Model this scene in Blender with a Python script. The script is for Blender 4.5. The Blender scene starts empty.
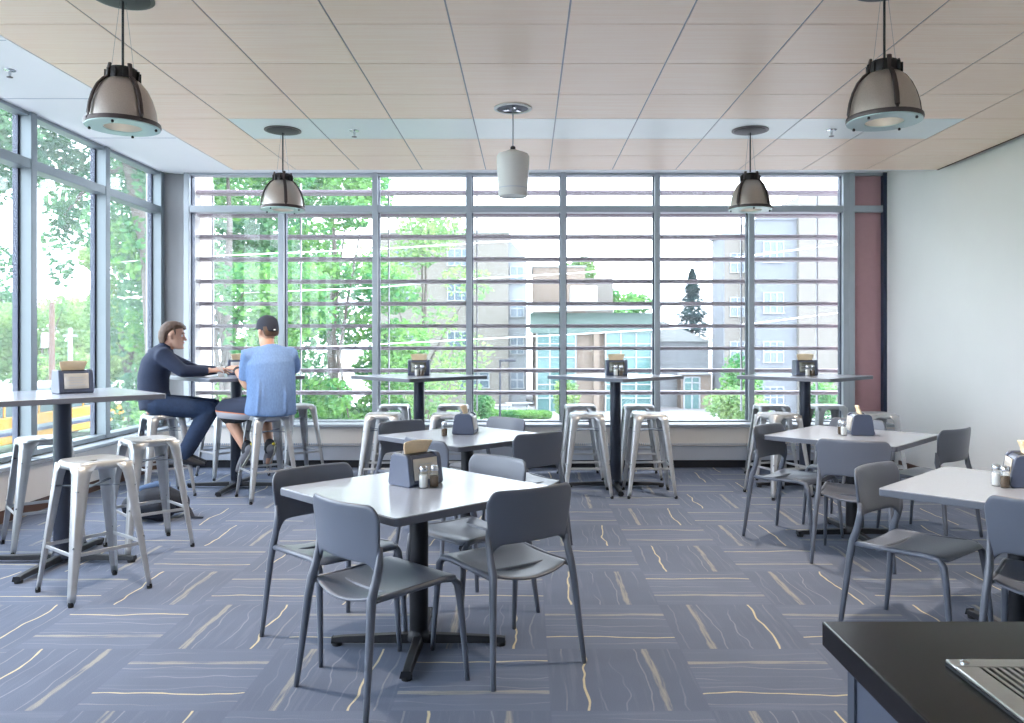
import bpy, math, random
from mathutils import Vector, Matrix
C = bpy.context.scene
COL = C.collection
PI = math.pi
R = math.radians
rnd = random.Random(7)

# ------------------------------------------------------------------ colour and materials
def lin(r, g=None, b=None):
    if g is None: g = b = r
    f = lambda c: (c/255/12.92) if c/255 <= .04045 else ((c/255+.055)/1.055)**2.4
    return (f(r), f(g), f(b), 1)

def newmat(name):
    m = bpy.data.materials.new(name); m.use_nodes = True
    nt = m.node_tree
    for n in list(nt.nodes): nt.nodes.remove(n)
    out = nt.nodes.new('ShaderNodeOutputMaterial')
    b = nt.nodes.new('ShaderNodeBsdfPrincipled')
    nt.links.new(b.outputs[0], out.inputs[0])
    return m, nt, b, out

def N(nt, typ, **kw):
    n = nt.nodes.new(typ)
    for k, v in kw.items():
        if k in n.inputs.keys() if hasattr(n.inputs, 'keys') else False:
            n.inputs[k].default_value = v
        else:
            setattr(n, k, v)
    return n

def mat(name, col, rough=.5, metal=0, noise=0, nscale=30, bump=0, bscale=200, spec=None, coat=0, emit=None, estr=0, stretch=None, aniso=0):
    m, nt, b, out = newmat(name)
    b.inputs['Base Color'].default_value = col
    b.inputs['Roughness'].default_value = rough
    b.inputs['Metallic'].default_value = metal
    if spec is not None: b.inputs['Specular IOR Level'].default_value = spec
    if coat: b.inputs['Coat Weight'].default_value = coat; b.inputs['Coat Roughness'].default_value = .1
    tc = nt.nodes.new('ShaderNodeTexCoord')
    src = tc.outputs['Object']
    if stretch:
        mp = nt.nodes.new('ShaderNodeMapping'); mp.inputs['Scale'].default_value = stretch
        nt.links.new(src, mp.inputs[0]); src = mp.outputs[0]
    if noise:
        t = nt.nodes.new('ShaderNodeTexNoise'); t.inputs['Scale'].default_value = nscale; t.inputs['Detail'].default_value = 4
        nt.links.new(src, t.inputs['Vector'])
        mr = nt.nodes.new('ShaderNodeMapRange'); mr.inputs[1].default_value = .25; mr.inputs[2].default_value = .75
        mr.inputs[3].default_value = 1-noise; mr.inputs[4].default_value = 1+noise
        nt.links.new(t.outputs[0], mr.inputs[0])
        mx = nt.nodes.new('ShaderNodeVectorMath'); mx.operation = 'SCALE'
        mx.inputs[0].default_value = col[:3]
        nt.links.new(mr.outputs[0], mx.inputs['Scale'])
        nt.links.new(mx.outputs[0], b.inputs['Base Color'])
    if bump:
        t2 = nt.nodes.new('ShaderNodeTexNoise'); t2.inputs['Scale'].default_value = bscale; t2.inputs['Detail'].default_value = 3
        nt.links.new(src, t2.inputs['Vector'])
        bp = nt.nodes.new('ShaderNodeBump'); bp.inputs['Strength'].default_value = bump; bp.inputs['Distance'].default_value = .002
        nt.links.new(t2.outputs[0], bp.inputs['Height']); nt.links.new(bp.outputs[0], b.inputs['Normal'])
    if emit:
        b.inputs['Emission Color'].default_value = emit; b.inputs['Emission Strength'].default_value = estr
    return m

def glass_mat(name, tint=(1, 1, 1, 1), refl=.10, rough=0.0, veil=0):
    m, nt, b, out = newmat(name); nt.nodes.remove(b)
    t = nt.nodes.new('ShaderNodeBsdfTransparent'); t.inputs[0].default_value = tint
    g = nt.nodes.new('ShaderNodeBsdfGlossy'); g.inputs['Roughness'].default_value = rough
    lw = nt.nodes.new('ShaderNodeLayerWeight'); lw.inputs[0].default_value = .5
    pw = nt.nodes.new('ShaderNodeMath'); pw.operation = 'POWER'; pw.inputs[1].default_value = 4.5; nt.links.new(lw.outputs['Facing'], pw.inputs[0])
    mth = nt.nodes.new('ShaderNodeMath'); mth.operation = 'MULTIPLY_ADD'; mth.inputs[1].default_value = .7; mth.inputs[2].default_value = refl*.3
    nt.links.new(pw.outputs[0], mth.inputs[0])
    base = t.outputs[0]
    if veil:
        tl = nt.nodes.new('ShaderNodeBsdfTranslucent'); tl.inputs[0].default_value = (.9, .93, .95, 1)
        m0 = nt.nodes.new('ShaderNodeMixShader'); m0.inputs[0].default_value = veil
        nt.links.new(t.outputs[0], m0.inputs[1]); nt.links.new(tl.outputs[0], m0.inputs[2]); base = m0.outputs[0]
    mx = nt.nodes.new('ShaderNodeMixShader')
    nt.links.new(mth.outputs[0], mx.inputs[0]); nt.links.new(base, mx.inputs[1]); nt.links.new(g.outputs[0], mx.inputs[2])
    nt.links.new(mx.outputs[0], out.inputs[0])
    return m

class G:                                   # tiny node-math helper
    def __init__(s, nt): s.nt = nt
    def m(s, op, a, b=None, c=None):
        n = s.nt.nodes.new('ShaderNodeMath'); n.operation = op
        for i, v in enumerate((a, b, c)):
            if v is None: continue
            if isinstance(v, (int, float)): n.inputs[i].default_value = v
            else: s.nt.links.new(v, n.inputs[i])
        return n.outputs[0]
    def sep(s, v):
        n = s.nt.nodes.new('ShaderNodeSeparateXYZ'); s.nt.links.new(v, n.inputs[0]); return n.outputs
    def comb(s, x, y, z):
        n = s.nt.nodes.new('ShaderNodeCombineXYZ')
        for i, v in enumerate((x, y, z)):
            if isinstance(v, (int, float)): n.inputs[i].default_value = v
            else: s.nt.links.new(v, n.inputs[i])
        return n.outputs[0]
    def noise(s, v, scale, detail=2):
        n = s.nt.nodes.new('ShaderNodeTexNoise'); n.inputs['Scale'].default_value = scale; n.inputs['Detail'].default_value = detail
        s.nt.links.new(v, n.inputs['Vector']); return n.outputs[0]
    def smooth(s, x, a, b):               # smoothstep map
        n = s.nt.nodes.new('ShaderNodeMapRange'); n.interpolation_type = 'SMOOTHSTEP'
        s.nt.links.new(x, n.inputs[0]); n.inputs[1].default_value = a; n.inputs[2].default_value = b
        return n.outputs[0]
    def mix(s, f, a, b):
        n = s.nt.nodes.new('ShaderNodeMix'); n.data_type = 'RGBA'
        if isinstance(f, (int, float)): n.inputs[0].default_value = f
        else: s.nt.links.new(f, n.inputs[0])
        for i, v in ((6, a), (7, b)):
            if isinstance(v, tuple): n.inputs[i].default_value = v
            else: s.nt.links.new(v, n.inputs[i])
        return n.outputs[2]

def carpet_mat():
    m, nt, b, out = newmat('carpet'); g = G(nt)
    geo = nt.nodes.new('ShaderNodeNewGeometry'); x, y, z = g.sep(geo.outputs['Position'])
    tx = g.m('DIVIDE', g.m('SUBTRACT', x, .091-.61*40), .61); ty = g.m('DIVIDE', g.m('SUBTRACT', y, 3.042-.61*40), .61)
    ix = g.m('FLOOR', tx); iy = g.m('FLOOR', ty); fx = g.m('FRACT', tx); fy = g.m('FRACT', ty)
    par = g.m('MODULO', g.m('ADD', ix, iy), 2.0)
    ipar = g.m('SUBTRACT', 1.0, par)
    # even tiles run along Y, odd tiles along X
    u = g.m('ADD', g.m('MULTIPLY', fx, ipar), g.m('MULTIPLY', fy, par))
    v = g.m('ADD', g.m('MULTIPLY', fy, ipar), g.m('MULTIPLY', fx, par))
    tid = g.m('ADD', g.m('MULTIPLY', ix, 7.13), g.m('MULTIPLY', iy, 3.71))
    wn = nt.nodes.new('ShaderNodeTexWhiteNoise'); wn.noise_dimensions = '1D'; nt.links.new(tid, wn.inputs['W'])
    flip = g.m('GREATER_THAN', wn.outputs['Value'], .5)
    u = g.m('ADD', g.m('MULTIPLY', u, g.m('SUBTRACT', 1.0, flip)), g.m('MULTIPLY', g.m('SUBTRACT', 1.0, u), flip))
    base = g.mix(par, lin(95, 104, 124), lin(99, 108, 128))
    gn = g.noise(geo.outputs['Position'], 260, 2)
    gn2 = g.noise(geo.outputs['Position'], 3.0, 3)
    vm = nt.nodes.new('ShaderNodeVectorMath'); vm.operation = 'SCALE'; nt.links.new(base, vm.inputs[0])
    nt.links.new(g.m('ADD', g.m('MULTIPLY', gn, .5), g.m('MULTIPLY_ADD', gn2, .25, .63)), vm.inputs['Scale'])
    col = vm.outputs[0]
    # fine streaks along the pile
    st = g.noise(g.comb(g.m('MULTIPLY', u, 26.0), g.m('MULTIPLY', v, 1.2), tid), 1.0, 3)
    col = g.mix(g.m('MULTIPLY', g.smooth(st,   .52, .75), .10), col, lin(164, 166, 178))
    lines = [(.26, .026, .42, lin(198, 190, 162), .03), (.76, .008, .85, lin(216, 202, 162), .075), (.345, .006, .24, lin(186, 186, 186), .07), (.52, .006, .28, lin(182, 184, 190), .12), (.66, .006, .16, lin(178, 180, 188), .10), (.90, .007, .24, lin(190, 188, 180), .06), (.10, .006, .16, lin(178, 180, 186), .08)]
    for k, (p, w, s, c, amp) in enumerate(lines):
        wob = g.noise(g.comb(g.m('MULTIPLY', v, 1.0), g.m('MULTIPLY_ADD', tid, 1.31, k*9.1), 0.0), 1.7, 2)
        pos = g.m('ADD', u, g.m('MULTIPLY', g.m('SUBTRACT', wob, .5), amp*2.4))
        d = g.m('ABSOLUTE', g.m('SUBTRACT', pos, p))
        wv = g.m('MULTIPLY_ADD', g.noise(g.comb(g.m('MULTIPLY', v, 2.0), tid, k*3.3), 3.0, 3), w*1.5, w*.25)
        f = g.m('SUBTRACT', 1.0, g.m('MINIMUM', 1.0, g.m('MAXIMUM', 0.0, g.m('DIVIDE', g.m('SUBTRACT', d, g.m('MULTIPLY', wv, .6)), g.m('MULTIPLY', wv, .6)))))
        brk = g.m('MULTIPLY_ADD', g.smooth(gn, .3, .6), .45, .55)
        if k in (3, 4, 5, 6):
            vis = g.smooth(g.noise(g.comb(tid, k*5.7, v), 1.3, 1), .38, .56)
            brk = g.m('MULTIPLY', brk, vis)
        elif k == 0:
            brk = g.m('MULTIPLY', brk, g.smooth(g.noise(g.comb(g.m('MULTIPLY', u, 60.0), g.m('MULTIPLY', v, 3.0), tid), 1.0, 2), .25, .6))
        col = g.mix(g.m('MULTIPLY', g.m('MULTIPLY', f, s), brk), col, c)
    ex = g.m('MINIMUM', g.m('MINIMUM', fx, g.m('SUBTRACT', 1.0, fx)), g.m('MINIMUM', fy, g.m('SUBTRACT', 1.0, fy)))
    col = g.mix(g.m('MULTIPLY', g.m('LESS_THAN', ex, .006), .25), col, lin(94, 100, 124))
    nt.links.new(col, b.inputs['Base Color'])
    b.inputs['Roughness'].default_value = .85; b.inputs['Specular IOR Level'].default_value = .25
    bp = nt.nodes.new('ShaderNodeBump'); bp.inputs['Strength'].default_value = .35; bp.inputs['Distance'].default_value = .003
    nt.links.new(gn, bp.inputs['Height']); nt.links.new(bp.outputs[0], b.inputs['Normal'])
    return m

def brick_mat(name, c1, c2, mortar, scale=4.0):
    m, nt, b, out = newmat(name)
    tc = nt.nodes.new('ShaderNodeTexCoord'); mp = nt.nodes.new('ShaderNodeMapping'); mp.inputs['Rotation'].default_value = (R(90), 0, 0)
    nt.links.new(tc.outputs['Object'], mp.inputs[0])
    br = nt.nodes.new('ShaderNodeTexBrick'); br.inputs['Color1'].default_value = c1; br.inputs['Color2'].default_value = c2; br.inputs['Mortar'].default_value = mortar
    br.inputs['Scale'].default_value = scale; br.inputs['Mortar Size'].default_value = .01
    nt.links.new(mp.outputs[0], br.inputs[0]); nt.links.new(br.outputs[0], b.inputs['Base Color']); b.inputs['Roughness'].default_value = .9
    return m

def leaf_mat(name, c1, c2):
    m, nt, b, out = newmat(name); nt.nodes.remove(b); g = G(nt)
    geo = nt.nodes.new('ShaderNodeNewGeometry')
    n = g.noise(geo.outputs['Position'], .9, 3); n2 = g.noise(geo.outputs['Position'], 7.0, 1)
    col = g.mix(g.smooth(g.m('ADD', g.m('MULTIPLY', n, .6), g.m('MULTIPLY', n2, .4)), .38, .62), c1, c2)
    d = nt.nodes.new('ShaderNodeBsdfDiffuse'); t = nt.nodes.new('ShaderNodeBsdfTranslucent'); mx = nt.nodes.new('ShaderNodeMixShader'); mx.inputs[0].default_value = .4
    nt.links.new(col, d.inputs[0]); nt.links.new(col, t.inputs[0]); nt.links.new(d.outputs[0], mx.inputs[1]); nt.links.new(t.outputs[0], mx.inputs[2])
    nt.links.new(mx.outputs[0], out.inputs[0])
    return m

def wood_mat():
    m, nt, b, out = newmat('maple_panel'); g = G(nt)
    geo = nt.nodes.new('ShaderNodeNewGeometry'); x, y, z = g.sep(geo.outputs['Position'])
    ix = g.m('FLOOR', g.m('DIVIDE', g.m('ADD', x, 2.852+40*.613), .613)); iy = g.m('FLOOR', g.m('DIVIDE', g.m('ADD', y, 40*.597-7.76), .597))
    wn = nt.nodes.new('ShaderNodeTexWhiteNoise'); wn.noise_dimensions = '2D'; nt.links.new(g.comb(ix, iy, 0.0), wn.inputs['Vector'])
    grain = g.noise(g.comb(g.m('MULTIPLY', x, 2.0), g.m('MULTIPLY', y, 55.0), g.m('MULTIPLY', wn.outputs['Value'], 9.0)), 1.0, 4)
    col = g.mix(g.smooth(grain, .3, .7), lin(248, 219, 194), lin(252, 229, 208))
    col = g.mix(g.m('MULTIPLY', wn.outputs['Value'], .4), col, lin(242, 212, 188))
    nt.links.new(col, b.inputs['Base Color']); b.inputs['Roughness'].default_value = .38; b.inputs['Specular IOR Level'].default_value = .45
    return m

def shorts_mat():
    m, nt, b, out = newmat('shorts_cloth'); g = G(nt)
    tc = nt.nodes.new('ShaderNodeTexCoord'); x, y, z = g.sep(tc.outputs['Object'])
    zz = g.m('ADD', z, g.m('MULTIPLY', x, .05))
    col = g.mix(g.m('GREATER_THAN', zz, .742), lin(166, 166, 176), lin(206, 128, 92))
    col = g.mix(g.m('GREATER_THAN', zz, .752), col, lin(34, 44, 68))
    col = g.mix(g.m('LESS_THAN', zz, .688), col, lin(22, 24, 32))
    nt.links.new(col, b.inputs['Base Color']); b.inputs['Roughness'].default_value = .85
    return m

M = {}
M['wall'] = mat('white_wall', lin(230, 227, 224), .62, noise=.012, nscale=3, bump=.08, bscale=120)
M['ceil'] = mat('white_gypsum', lin(246, 247, 248), .7, noise=.01, nscale=2)
M['wood'] = wood_mat()
M['strip'] = mat('satin_metal_strip', lin(226, 232, 230), .35, .1, noise=.03, nscale=2)
M['runner'] = mat('grid_runner', lin(150, 150, 156), .45, .5)
M['dark_gap'] = mat('dark_gap', lin(92, 72, 60), .9)
M['carpet'] = carpet_mat()
M['alu'] = mat('mill_aluminium', lin(174, 180, 188), .42, .15, noise=.02, nscale=5)
M['alu_shaded'] = mat('mill_aluminium_shaded', lin(134, 144, 150), .42, .15, noise=.02, nscale=5)  # darker copy of the mill aluminium, shade put into its colour
M['alu_dark'] = mat('dark_gasket', lin(52, 60, 82), .5, .2)
M['glass'] = glass_mat('window_glass', (.985, .995, .992, 1), .10, veil=.025)  # translucent share paints a pale haze over the outdoor view
M['louvre'] = mat('louvre_paint', lin(128, 113, 124), .55, .0, noise=.03, nscale=3)
M['mauve'] = mat('mauve_panel', lin(188, 146, 150), .6, noise=.03, nscale=14, bump=.05)
M['concrete'] = mat('concrete', lin(150, 150, 152), .8, noise=.08, nscale=4, bump=.15, bscale=40, stretch=(1, 1, .35))
M['stucco'] = mat('white_pier', lin(196, 190, 186), .8, noise=.03, nscale=6)
M['heater'] = mat('heater_cream', lin(238, 232, 226), .5, .1)
M['heater_grey'] = mat('heater_grey', lin(188, 194, 206), .5, .1)
M['toe'] = mat('toe_kick_black', lin(30, 33, 42), .6)
M['brown_base'] = mat('brown_baseboard', lin(92, 66, 56), .55, noise=.06, nscale=12)
M['plastic'] = mat('graphite_plastic', lin(93, 99, 113), .34, noise=.02, nscale=8, bump=.12, bscale=500, spec=.5)
M['top'] = mat('grey_laminate', lin(160, 167, 182), .2, noise=.035, nscale=130, spec=.5)
M['edge'] = mat('table_edge', lin(92, 97, 110), .45)
M['black_metal'] = mat('black_powder_coat', lin(20, 23, 32), .5, .2, bump=.08, bscale=400)
M['bar_col'] = mat('slate_powder_coat', lin(38, 45, 62), .4, .2, bump=.05, bscale=400)
M['steel'] = mat('galvanised_steel', lin(186, 188, 192), .4, .6, noise=.06, nscale=18, bump=.03, bscale=30)
M['steel_in'] = mat('galvanised_brace', lin(120, 126, 136), .45, .7)
M['rubber'] = mat('rubber', lin(26, 28, 32), .8)
M['chrome'] = mat('chrome_cap', lin(200, 204, 210), .18, .9)
M['disp_black'] = mat('dispenser_plastic', lin(82, 90, 112), .35, bump=.06, bscale=300)
M['disp_face'] = mat('dispenser_face', lin(206, 200, 192), .3, noise=.02)
M['card_dark'] = mat('dark_card', lin(104, 106, 98), .3, noise=.6, nscale=26)
M['disp_dark'] = mat('dispenser_dark', lin(30, 32, 38), .5)
M['napkin'] = mat('kraft_napkin', lin(238, 214, 180), .9, noise=.05, nscale=40)
M['salt'] = mat('salt', lin(236, 234, 230), .8, noise=.02)
M['pepper'] = mat('pepper', lin(96, 78, 62), .9, noise=.4, nscale=300)
M['clear'] = glass_mat('shaker_glass', (.93, .95, .96, 1), .2)
M['shade'] = mat('perforated_shade', lin(186, 178, 172), .36, .7, noise=.10, nscale=220, bump=.2, bscale=300)
M['shade_dark'] = mat('lamp_rib_bronze', lin(82, 74, 74), .42, .6)
M['lamp_black'] = mat('lamp_housing', lin(44, 42, 44), .5, .3)
M['lens'] = glass_mat('frosted_ring', (.80, .95, .93, 1), .35, .25)
M['lens_ring'] = mat('frosted_glass_ring', lin(196, 222, 220), .25, spec=.6)
M['reflector'] = mat('lamp_reflector', lin(214, 216, 216), .3, .6)
M['cord'] = mat('cord_black', lin(42, 42, 46), .6)
M['speaker_white'] = mat('speaker_white', lin(214, 214, 212), .55, noise=.04, nscale=260, bump=.1, bscale=500)
M['counter'] = mat('dark_solid_surface', lin(24, 22, 25), .26, noise=.25, nscale=260, spec=.22)
M['counter_base'] = mat('counter_laminate', lin(66, 72, 88), .5, noise=.03, nscale=8)
M['counter_edge'] = mat('counter_trim', lin(60, 66, 78), .4)
M['inox'] = mat('stainless', lin(200, 200, 198), .28, .9, noise=.04, nscale=20, stretch=(1, 20, 1))
M['skin'] = mat('skin', lin(206, 164, 144), .55, noise=.03, nscale=20)
M['skin2'] = mat('skin_tan', lin(192, 148, 126), .55, noise=.03, nscale=20)
M['hair'] = mat('brown_hair', lin(88, 66, 54), .6, noise=.3, nscale=60, stretch=(1, 1, .15), bump=.6, bscale=160)
M['navy'] = mat('navy_knit', lin(34, 44, 68), .9, noise=.08, nscale=60, bump=.2, bscale=200)
M['jeans'] = mat('jeans', lin(34, 52, 82), .9, noise=.14, nscale=40, bump=.2, bscale=250)
M['tee'] = mat('heather_blue', lin(100, 128, 172), .9, noise=.12, nscale=90, bump=.15, bscale=150, stretch=(1, 1, .4))
M['cap'] = mat('cap_navy', lin(40, 44, 58), .85, noise=.05)
M['shorts'] = shorts_mat()
M['shoe_dark'] = mat('shoe_dark', lin(34, 36, 44), .7)
M['shoe_grey'] = mat('shoe_grey', lin(118, 118, 126), .7)
M['shoe_sole'] = mat('shoe_sole', lin(170, 168, 160), .7)
M['shoe_yellow'] = mat('shoe_yellow', lin(224, 206, 80), .7)
M['eye'] = mat('eye_white', lin(230, 226, 222), .3)
M['iris'] = mat('iris', lin(60, 44, 36), .3)
M['lip'] = mat('lip', lin(184, 120, 108), .5)
M['pack'] = mat('backpack_nylon', lin(24, 31, 46), .75, noise=.1, nscale=30, bump=.2, bscale=200)
M['pack_blue'] = mat('backpack_blue', lin(86, 112, 152), .75)
M['paper'] = mat('paper_white', lin(238, 238, 236), .7)
M['watch'] = mat('watch_black', lin(26, 28, 34), .4)
# outside
M['brick'] = brick_mat('tan_brick', lin(113, 108, 103), lin(107, 103, 98), lin(117, 114, 110), 3.0)
M['brick_pink'] = brick_mat('pinkish_brick', lin(126, 112, 101), lin(120, 107, 97), lin(128, 118, 110), 3.0)
M['stucco_out'] = mat('pale_stucco', lin(124, 128, 133), .9, noise=.02)
M['bay_shade_blue'] = mat('bluish_bay_and_shade', lin(102, 106, 113), .9, noise=.03, nscale=1)
M['roofing'] = mat('pale_roof', lin(134, 138, 138), .8, noise=.03, nscale=2)
M['sage'] = mat('sage_fascia', lin(88, 108, 104), .7)
M['out_glass'] = mat('facade_glass', lin(72, 108, 108), .15, .1, noise=.15, nscale=.8, spec=.7)
M['win_white'] = mat('white_window_frame', lin(144, 148, 152), .6)
M['win_dark'] = mat('dark_panes', lin(78, 92, 106), .2, .1, spec=.7)
M['concrete_out'] = mat('pale_paving', lin(140, 138, 140), .9, noise=.05, nscale=.5)
M['lawn'] = mat('lawn', lin(70, 104, 58), .95, noise=.15, nscale=2)
M['leaf_a'] = leaf_mat('leaf_bright', lin(62, 118, 76), lin(122, 166, 94))
M['leaf_b'] = leaf_mat('leaf_cool', lin(54, 98, 76), lin(104, 144, 102))
M['leaf_c'] = leaf_mat('leaf_pale', lin(98, 138, 92), lin(142, 166, 108))
M['leaf_fir'] = leaf_mat('fir_blue', lin(34, 64, 72), lin(64, 98, 102))
M['bark'] = mat('bark', lin(92, 84, 80), .9, noise=.2, nscale=6, bump=.4, bscale=12)
M['pole'] = mat('pole_wood', lin(104, 82, 74), .9, noise=.1, nscale=5)
M['pole_grey'] = mat('pole_grey', lin(150, 152, 158), .6, .3)
M['wire'] = mat('wire_white', lin(236, 238, 240), .6)
M['bus'] = mat('bus_yellow', lin(178, 122, 8), .4, noise=.02)
M['bus_blue'] = mat('bus_stripe_blue', lin(18, 26, 78), .4)
M['bus_grey'] = mat('bus_stripe_grey', lin(110, 118, 134), .4)
M['bus_blue_dark'] = mat('lamp_post_dark', lin(30, 34, 50), .5)
M['car_white'] = mat('car_white', lin(224, 228, 232), .3, coat=.3)
M['car_blue'] = mat('car_blue', lin(96, 116, 150), .3, coat=.3)
M['car_red'] = mat('car_dark', lin(70, 76, 92), .3, coat=.3)

# ------------------------------------------------------------------ mesh builder
class MB:
    def __init__(s): s.v, s.f = [], []
    def add(s, vs, fs):
        b = len(s.v); s.v += [Vector(p) for p in vs]; s.f += [tuple(b+i for i in f) for f in fs]; return s
    def box(s, x0, x1, y0, y1, z0, z1, mtx=None):
        vs = [Vector(p) for p in ((x0, y0, z0), (x1, y0, z0), (x1, y1, z0), (x0, y1, z0), (x0, y0, z1), (x1, y0, z1), (x1, y1, z1), (x0, y1, z1))]
        if mtx is not None: vs = [mtx @ p for p in vs]
        return s.add(vs, [(0, 3, 2, 1), (4, 5, 6, 7), (0, 1, 5, 4), (1, 2, 6, 5), (2, 3, 7, 6), (3, 0, 4, 7)])
    def tube(s, pts, rad, n=12, cap=True, up=None):
        """tapered tube; rad: number, or list of numbers / (a,b) ellipse pairs (a along side, b along up)"""
        pts = [Vector(p) for p in pts]
        if not isinstance(rad, (list, tuple)): rad = [rad]*len(pts)
        T = []
        for i in range(len(pts)):
            t = (pts[min(i+1, len(pts)-1)]-pts[max(i-1, 0)])
            T.append(t.normalized() if t.length > 1e-9 else Vector((0, 0, 1)))
        u = Vector(up) if up is not None else (Vector((0, 0, 1)) if abs(T[0].z) < .9 else Vector((1, 0, 0)))
        rings = []
        for i, p in enumerate(pts):
            uu = Vector(up) if up is not None else u
            side = T[i].cross(uu)
            if side.length < 1e-4: side = T[i].cross(Vector((0, 1, 0)) if abs(T[i].y) < .9 else Vector((1, 0, 0)))
            side.normalize(); uu = side.cross(T[i]).normalized(); u = uu
            a, b = rad[i] if isinstance(rad[i], (list, tuple)) else (rad[i], rad[i])
            rings.append([p + side*(a*math.cos(2*PI*k/n)) + uu*(b*math.sin(2*PI*k/n)) for k in range(n)])
        vs = [q for r in rings for q in r]
        fs = []
        for i in range(len(rings)-1):
            for k in range(n):
                fs.append((i*n+k, (i+1)*n+k, (i+1)*n+(k+1) % n, i*n+(k+1) % n))
        if cap:
            fs.append(tuple(range(n))); fs.append(tuple(reversed(range((len(rings)-1)*n, len(rings)*n))))
        return s.add(vs, fs)
    def lathe(s, prof, n=32, c=(0, 0, 0), closed=False):
        """prof: list of (r,z) from bottom to top"""
        vs, fs = [], []
        for r, z in prof:
            for k in range(n): vs.append((c[0]+r*math.cos(2*PI*k/n), c[1]+r*math.sin(2*PI*k/n), c[2]+z))
        L = len(prof)
        for i in range(L if closed else L-1):
            j = (i+1) % L
            for k in range(n): fs.append((i*n+k, i*n+(k+1) % n, j*n+(k+1) % n, j*n+k))
        if not closed:
            if prof[0][0] > 1e-6: fs.append(tuple(reversed(range(n))))
            if prof[-1][0] > 1e-6: fs.append(tuple(range((L-1)*n, L*n)))
        return s.add(vs, fs)
    def prism(s, poly, z0, z1, mtx=None):
        n = len(poly)
        vs = [Vector((x, y, z0)) for x, y in poly]+[Vector((x, y, z1)) for x, y in poly]
        if mtx is not None: vs = [mtx @ p for p in vs]
        fs = [tuple(reversed(range(n))), tuple(range(n, 2*n))]+[(i, (i+1) % n, n+(i+1) % n, n+i) for i in range(n)]
        return s.add(vs, fs)
    def grid(s, fn, nu, nv):
        vs = [fn(i/nu, j/nv) for j in range(nv+1) for i in range(nu+1)]
        fs = [(j*(nu+1)+i, j*(nu+1)+i+1, (j+1)*(nu+1)+i+1, (j+1)*(nu+1)+i) for j in range(nv) for i in range(nu)]
        return s.add(vs, fs)
    def ball(s, c, r, n=16, m=10):
        c = Vector(c); rr = r if isinstance(r, (list, tuple)) else (r, r, r)
        vs, fs = [], []
        for j in range(1, m):
            a = PI*j/m
            for k in range(n): vs.append(c+Vector((rr[0]*math.sin(a)*math.cos(2*PI*k/n), rr[1]*math.sin(a)*math.sin(2*PI*k/n), -rr[2]*math.cos(a))))
        vs += [c-Vector((0, 0, rr[2])), c+Vector((0, 0, rr[2]))]
        for j in range(m-2):
            for k in range(n): fs.append((j*n+k, j*n+(k+1) % n, (j+1)*n+(k+1) % n, (j+1)*n+k))
        a, b = len(vs)-2, len(vs)-1
        for k in range(n):
            fs.append((a, (k+1) % n, k)); fs.append((b, (m-2)*n+k, (m-2)*n+(k+1) % n))
        return s.add(vs, fs)
    def xform(s, mtx): s.v = [mtx @ p for p in s.v]; return s
    def build(s, name, m, parent=None, smooth=True, angle=40, bevel=0, sub=0, solid=0, soff=-1, remesh=0, smoothit=0, segs=2):
        me = bpy.data.meshes.new(name); me.from_pydata([tuple(p) for p in s.v], [], s.f); me.update()
        me.materials.append(m if not isinstance(m, str) else M[m])
        if smooth:
            me.shade_smooth()
            if not sub and not remesh and angle < 180: me.set_sharp_from_angle(angle=R(angle))
        o = bpy.data.objects.new(name, me); COL.objects.link(o)
        if parent is not None: o.parent = parent
        if solid:
            md = o.modifiers.new('solid', 'SOLIDIFY'); md.thickness = solid; md.offset = soff
        if bevel:
            md = o.modifiers.new('bevel', 'BEVEL'); md.width = bevel; md.segments = segs; md.limit_method = 'ANGLE'; md.angle_limit = R(40)
        if remesh:
            md = o.modifiers.new('remesh', 'REMESH'); md.mode = 'VOXEL'; md.voxel_size = remesh; md.use_smooth_shade = True
        if smoothit:
            md = o.modifiers.new('smooth', 'SMOOTH'); md.iterations = smoothit; md.factor = .5
        if sub:
            md = o.modifiers.new('sub', 'SUBSURF'); md.levels = sub; md.render_levels = sub
        return o

def rrect(w, d, r, n=6, cx=0, cy=0):
    pts = []
    for sx, sy, a0 in ((1, 1, 0), (-1, 1, 90), (-1, -1, 180), (1, -1, 270)):
        for k in range(n+1):
            a = R(a0+90*k/n); pts.append((cx+sx*(w/2-r)+r*math.cos(a), cy+sy*(d/2-r)+r*math.sin(a)))
    return pts

def tag(o, label, cat, group=None):
    o['label'] = label; o['category'] = cat
    if group: o['group'] = group
    return o
def thing(name, label, cat, loc=(0, 0, 0), rotz=0, group=None):
    o = bpy.data.objects.new(name, None); COL.objects.link(o); o.location = loc; o.rotation_euler = (0, 0, rotz); o.empty_display_size = .1
    return tag(o, label, cat, group)
def struct(o): o['kind'] = 'structure'; return o
def kids(o): return [x for x in bpy.data.objects if x.parent == o]
def dup(root, loc, rotz, label, group=None):
    r = root.copy(); COL.objects.link(r); r.location = loc; r.rotation_euler = (0, 0, rotz); r['label'] = label
    if group: r['group'] = group
    for ch in kids(root):
        c = ch.copy(); COL.objects.link(c); c.parent = r
        for gch in kids(ch):
            d = gch.copy(); COL.objects.link(d); d.parent = c
    return r
def rel(loc): return Matrix.Translation(-Vector(loc))

# ------------------------------------------------------------------ camera
cam = bpy.data.cameras.new('camera'); co = bpy.data.objects.new('camera', cam); COL.objects.link(co)
co.location = (0, 0, 1.41); co.rotation_euler = (R(90), 0, 0)
cam.sensor_width = 36; cam.lens = 28.125; cam.shift_x = (512-527)/1024; cam.shift_y = (340-361.5)/1024; cam.clip_end = 500; cam.clip_start = .05
C.camera = co

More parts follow.
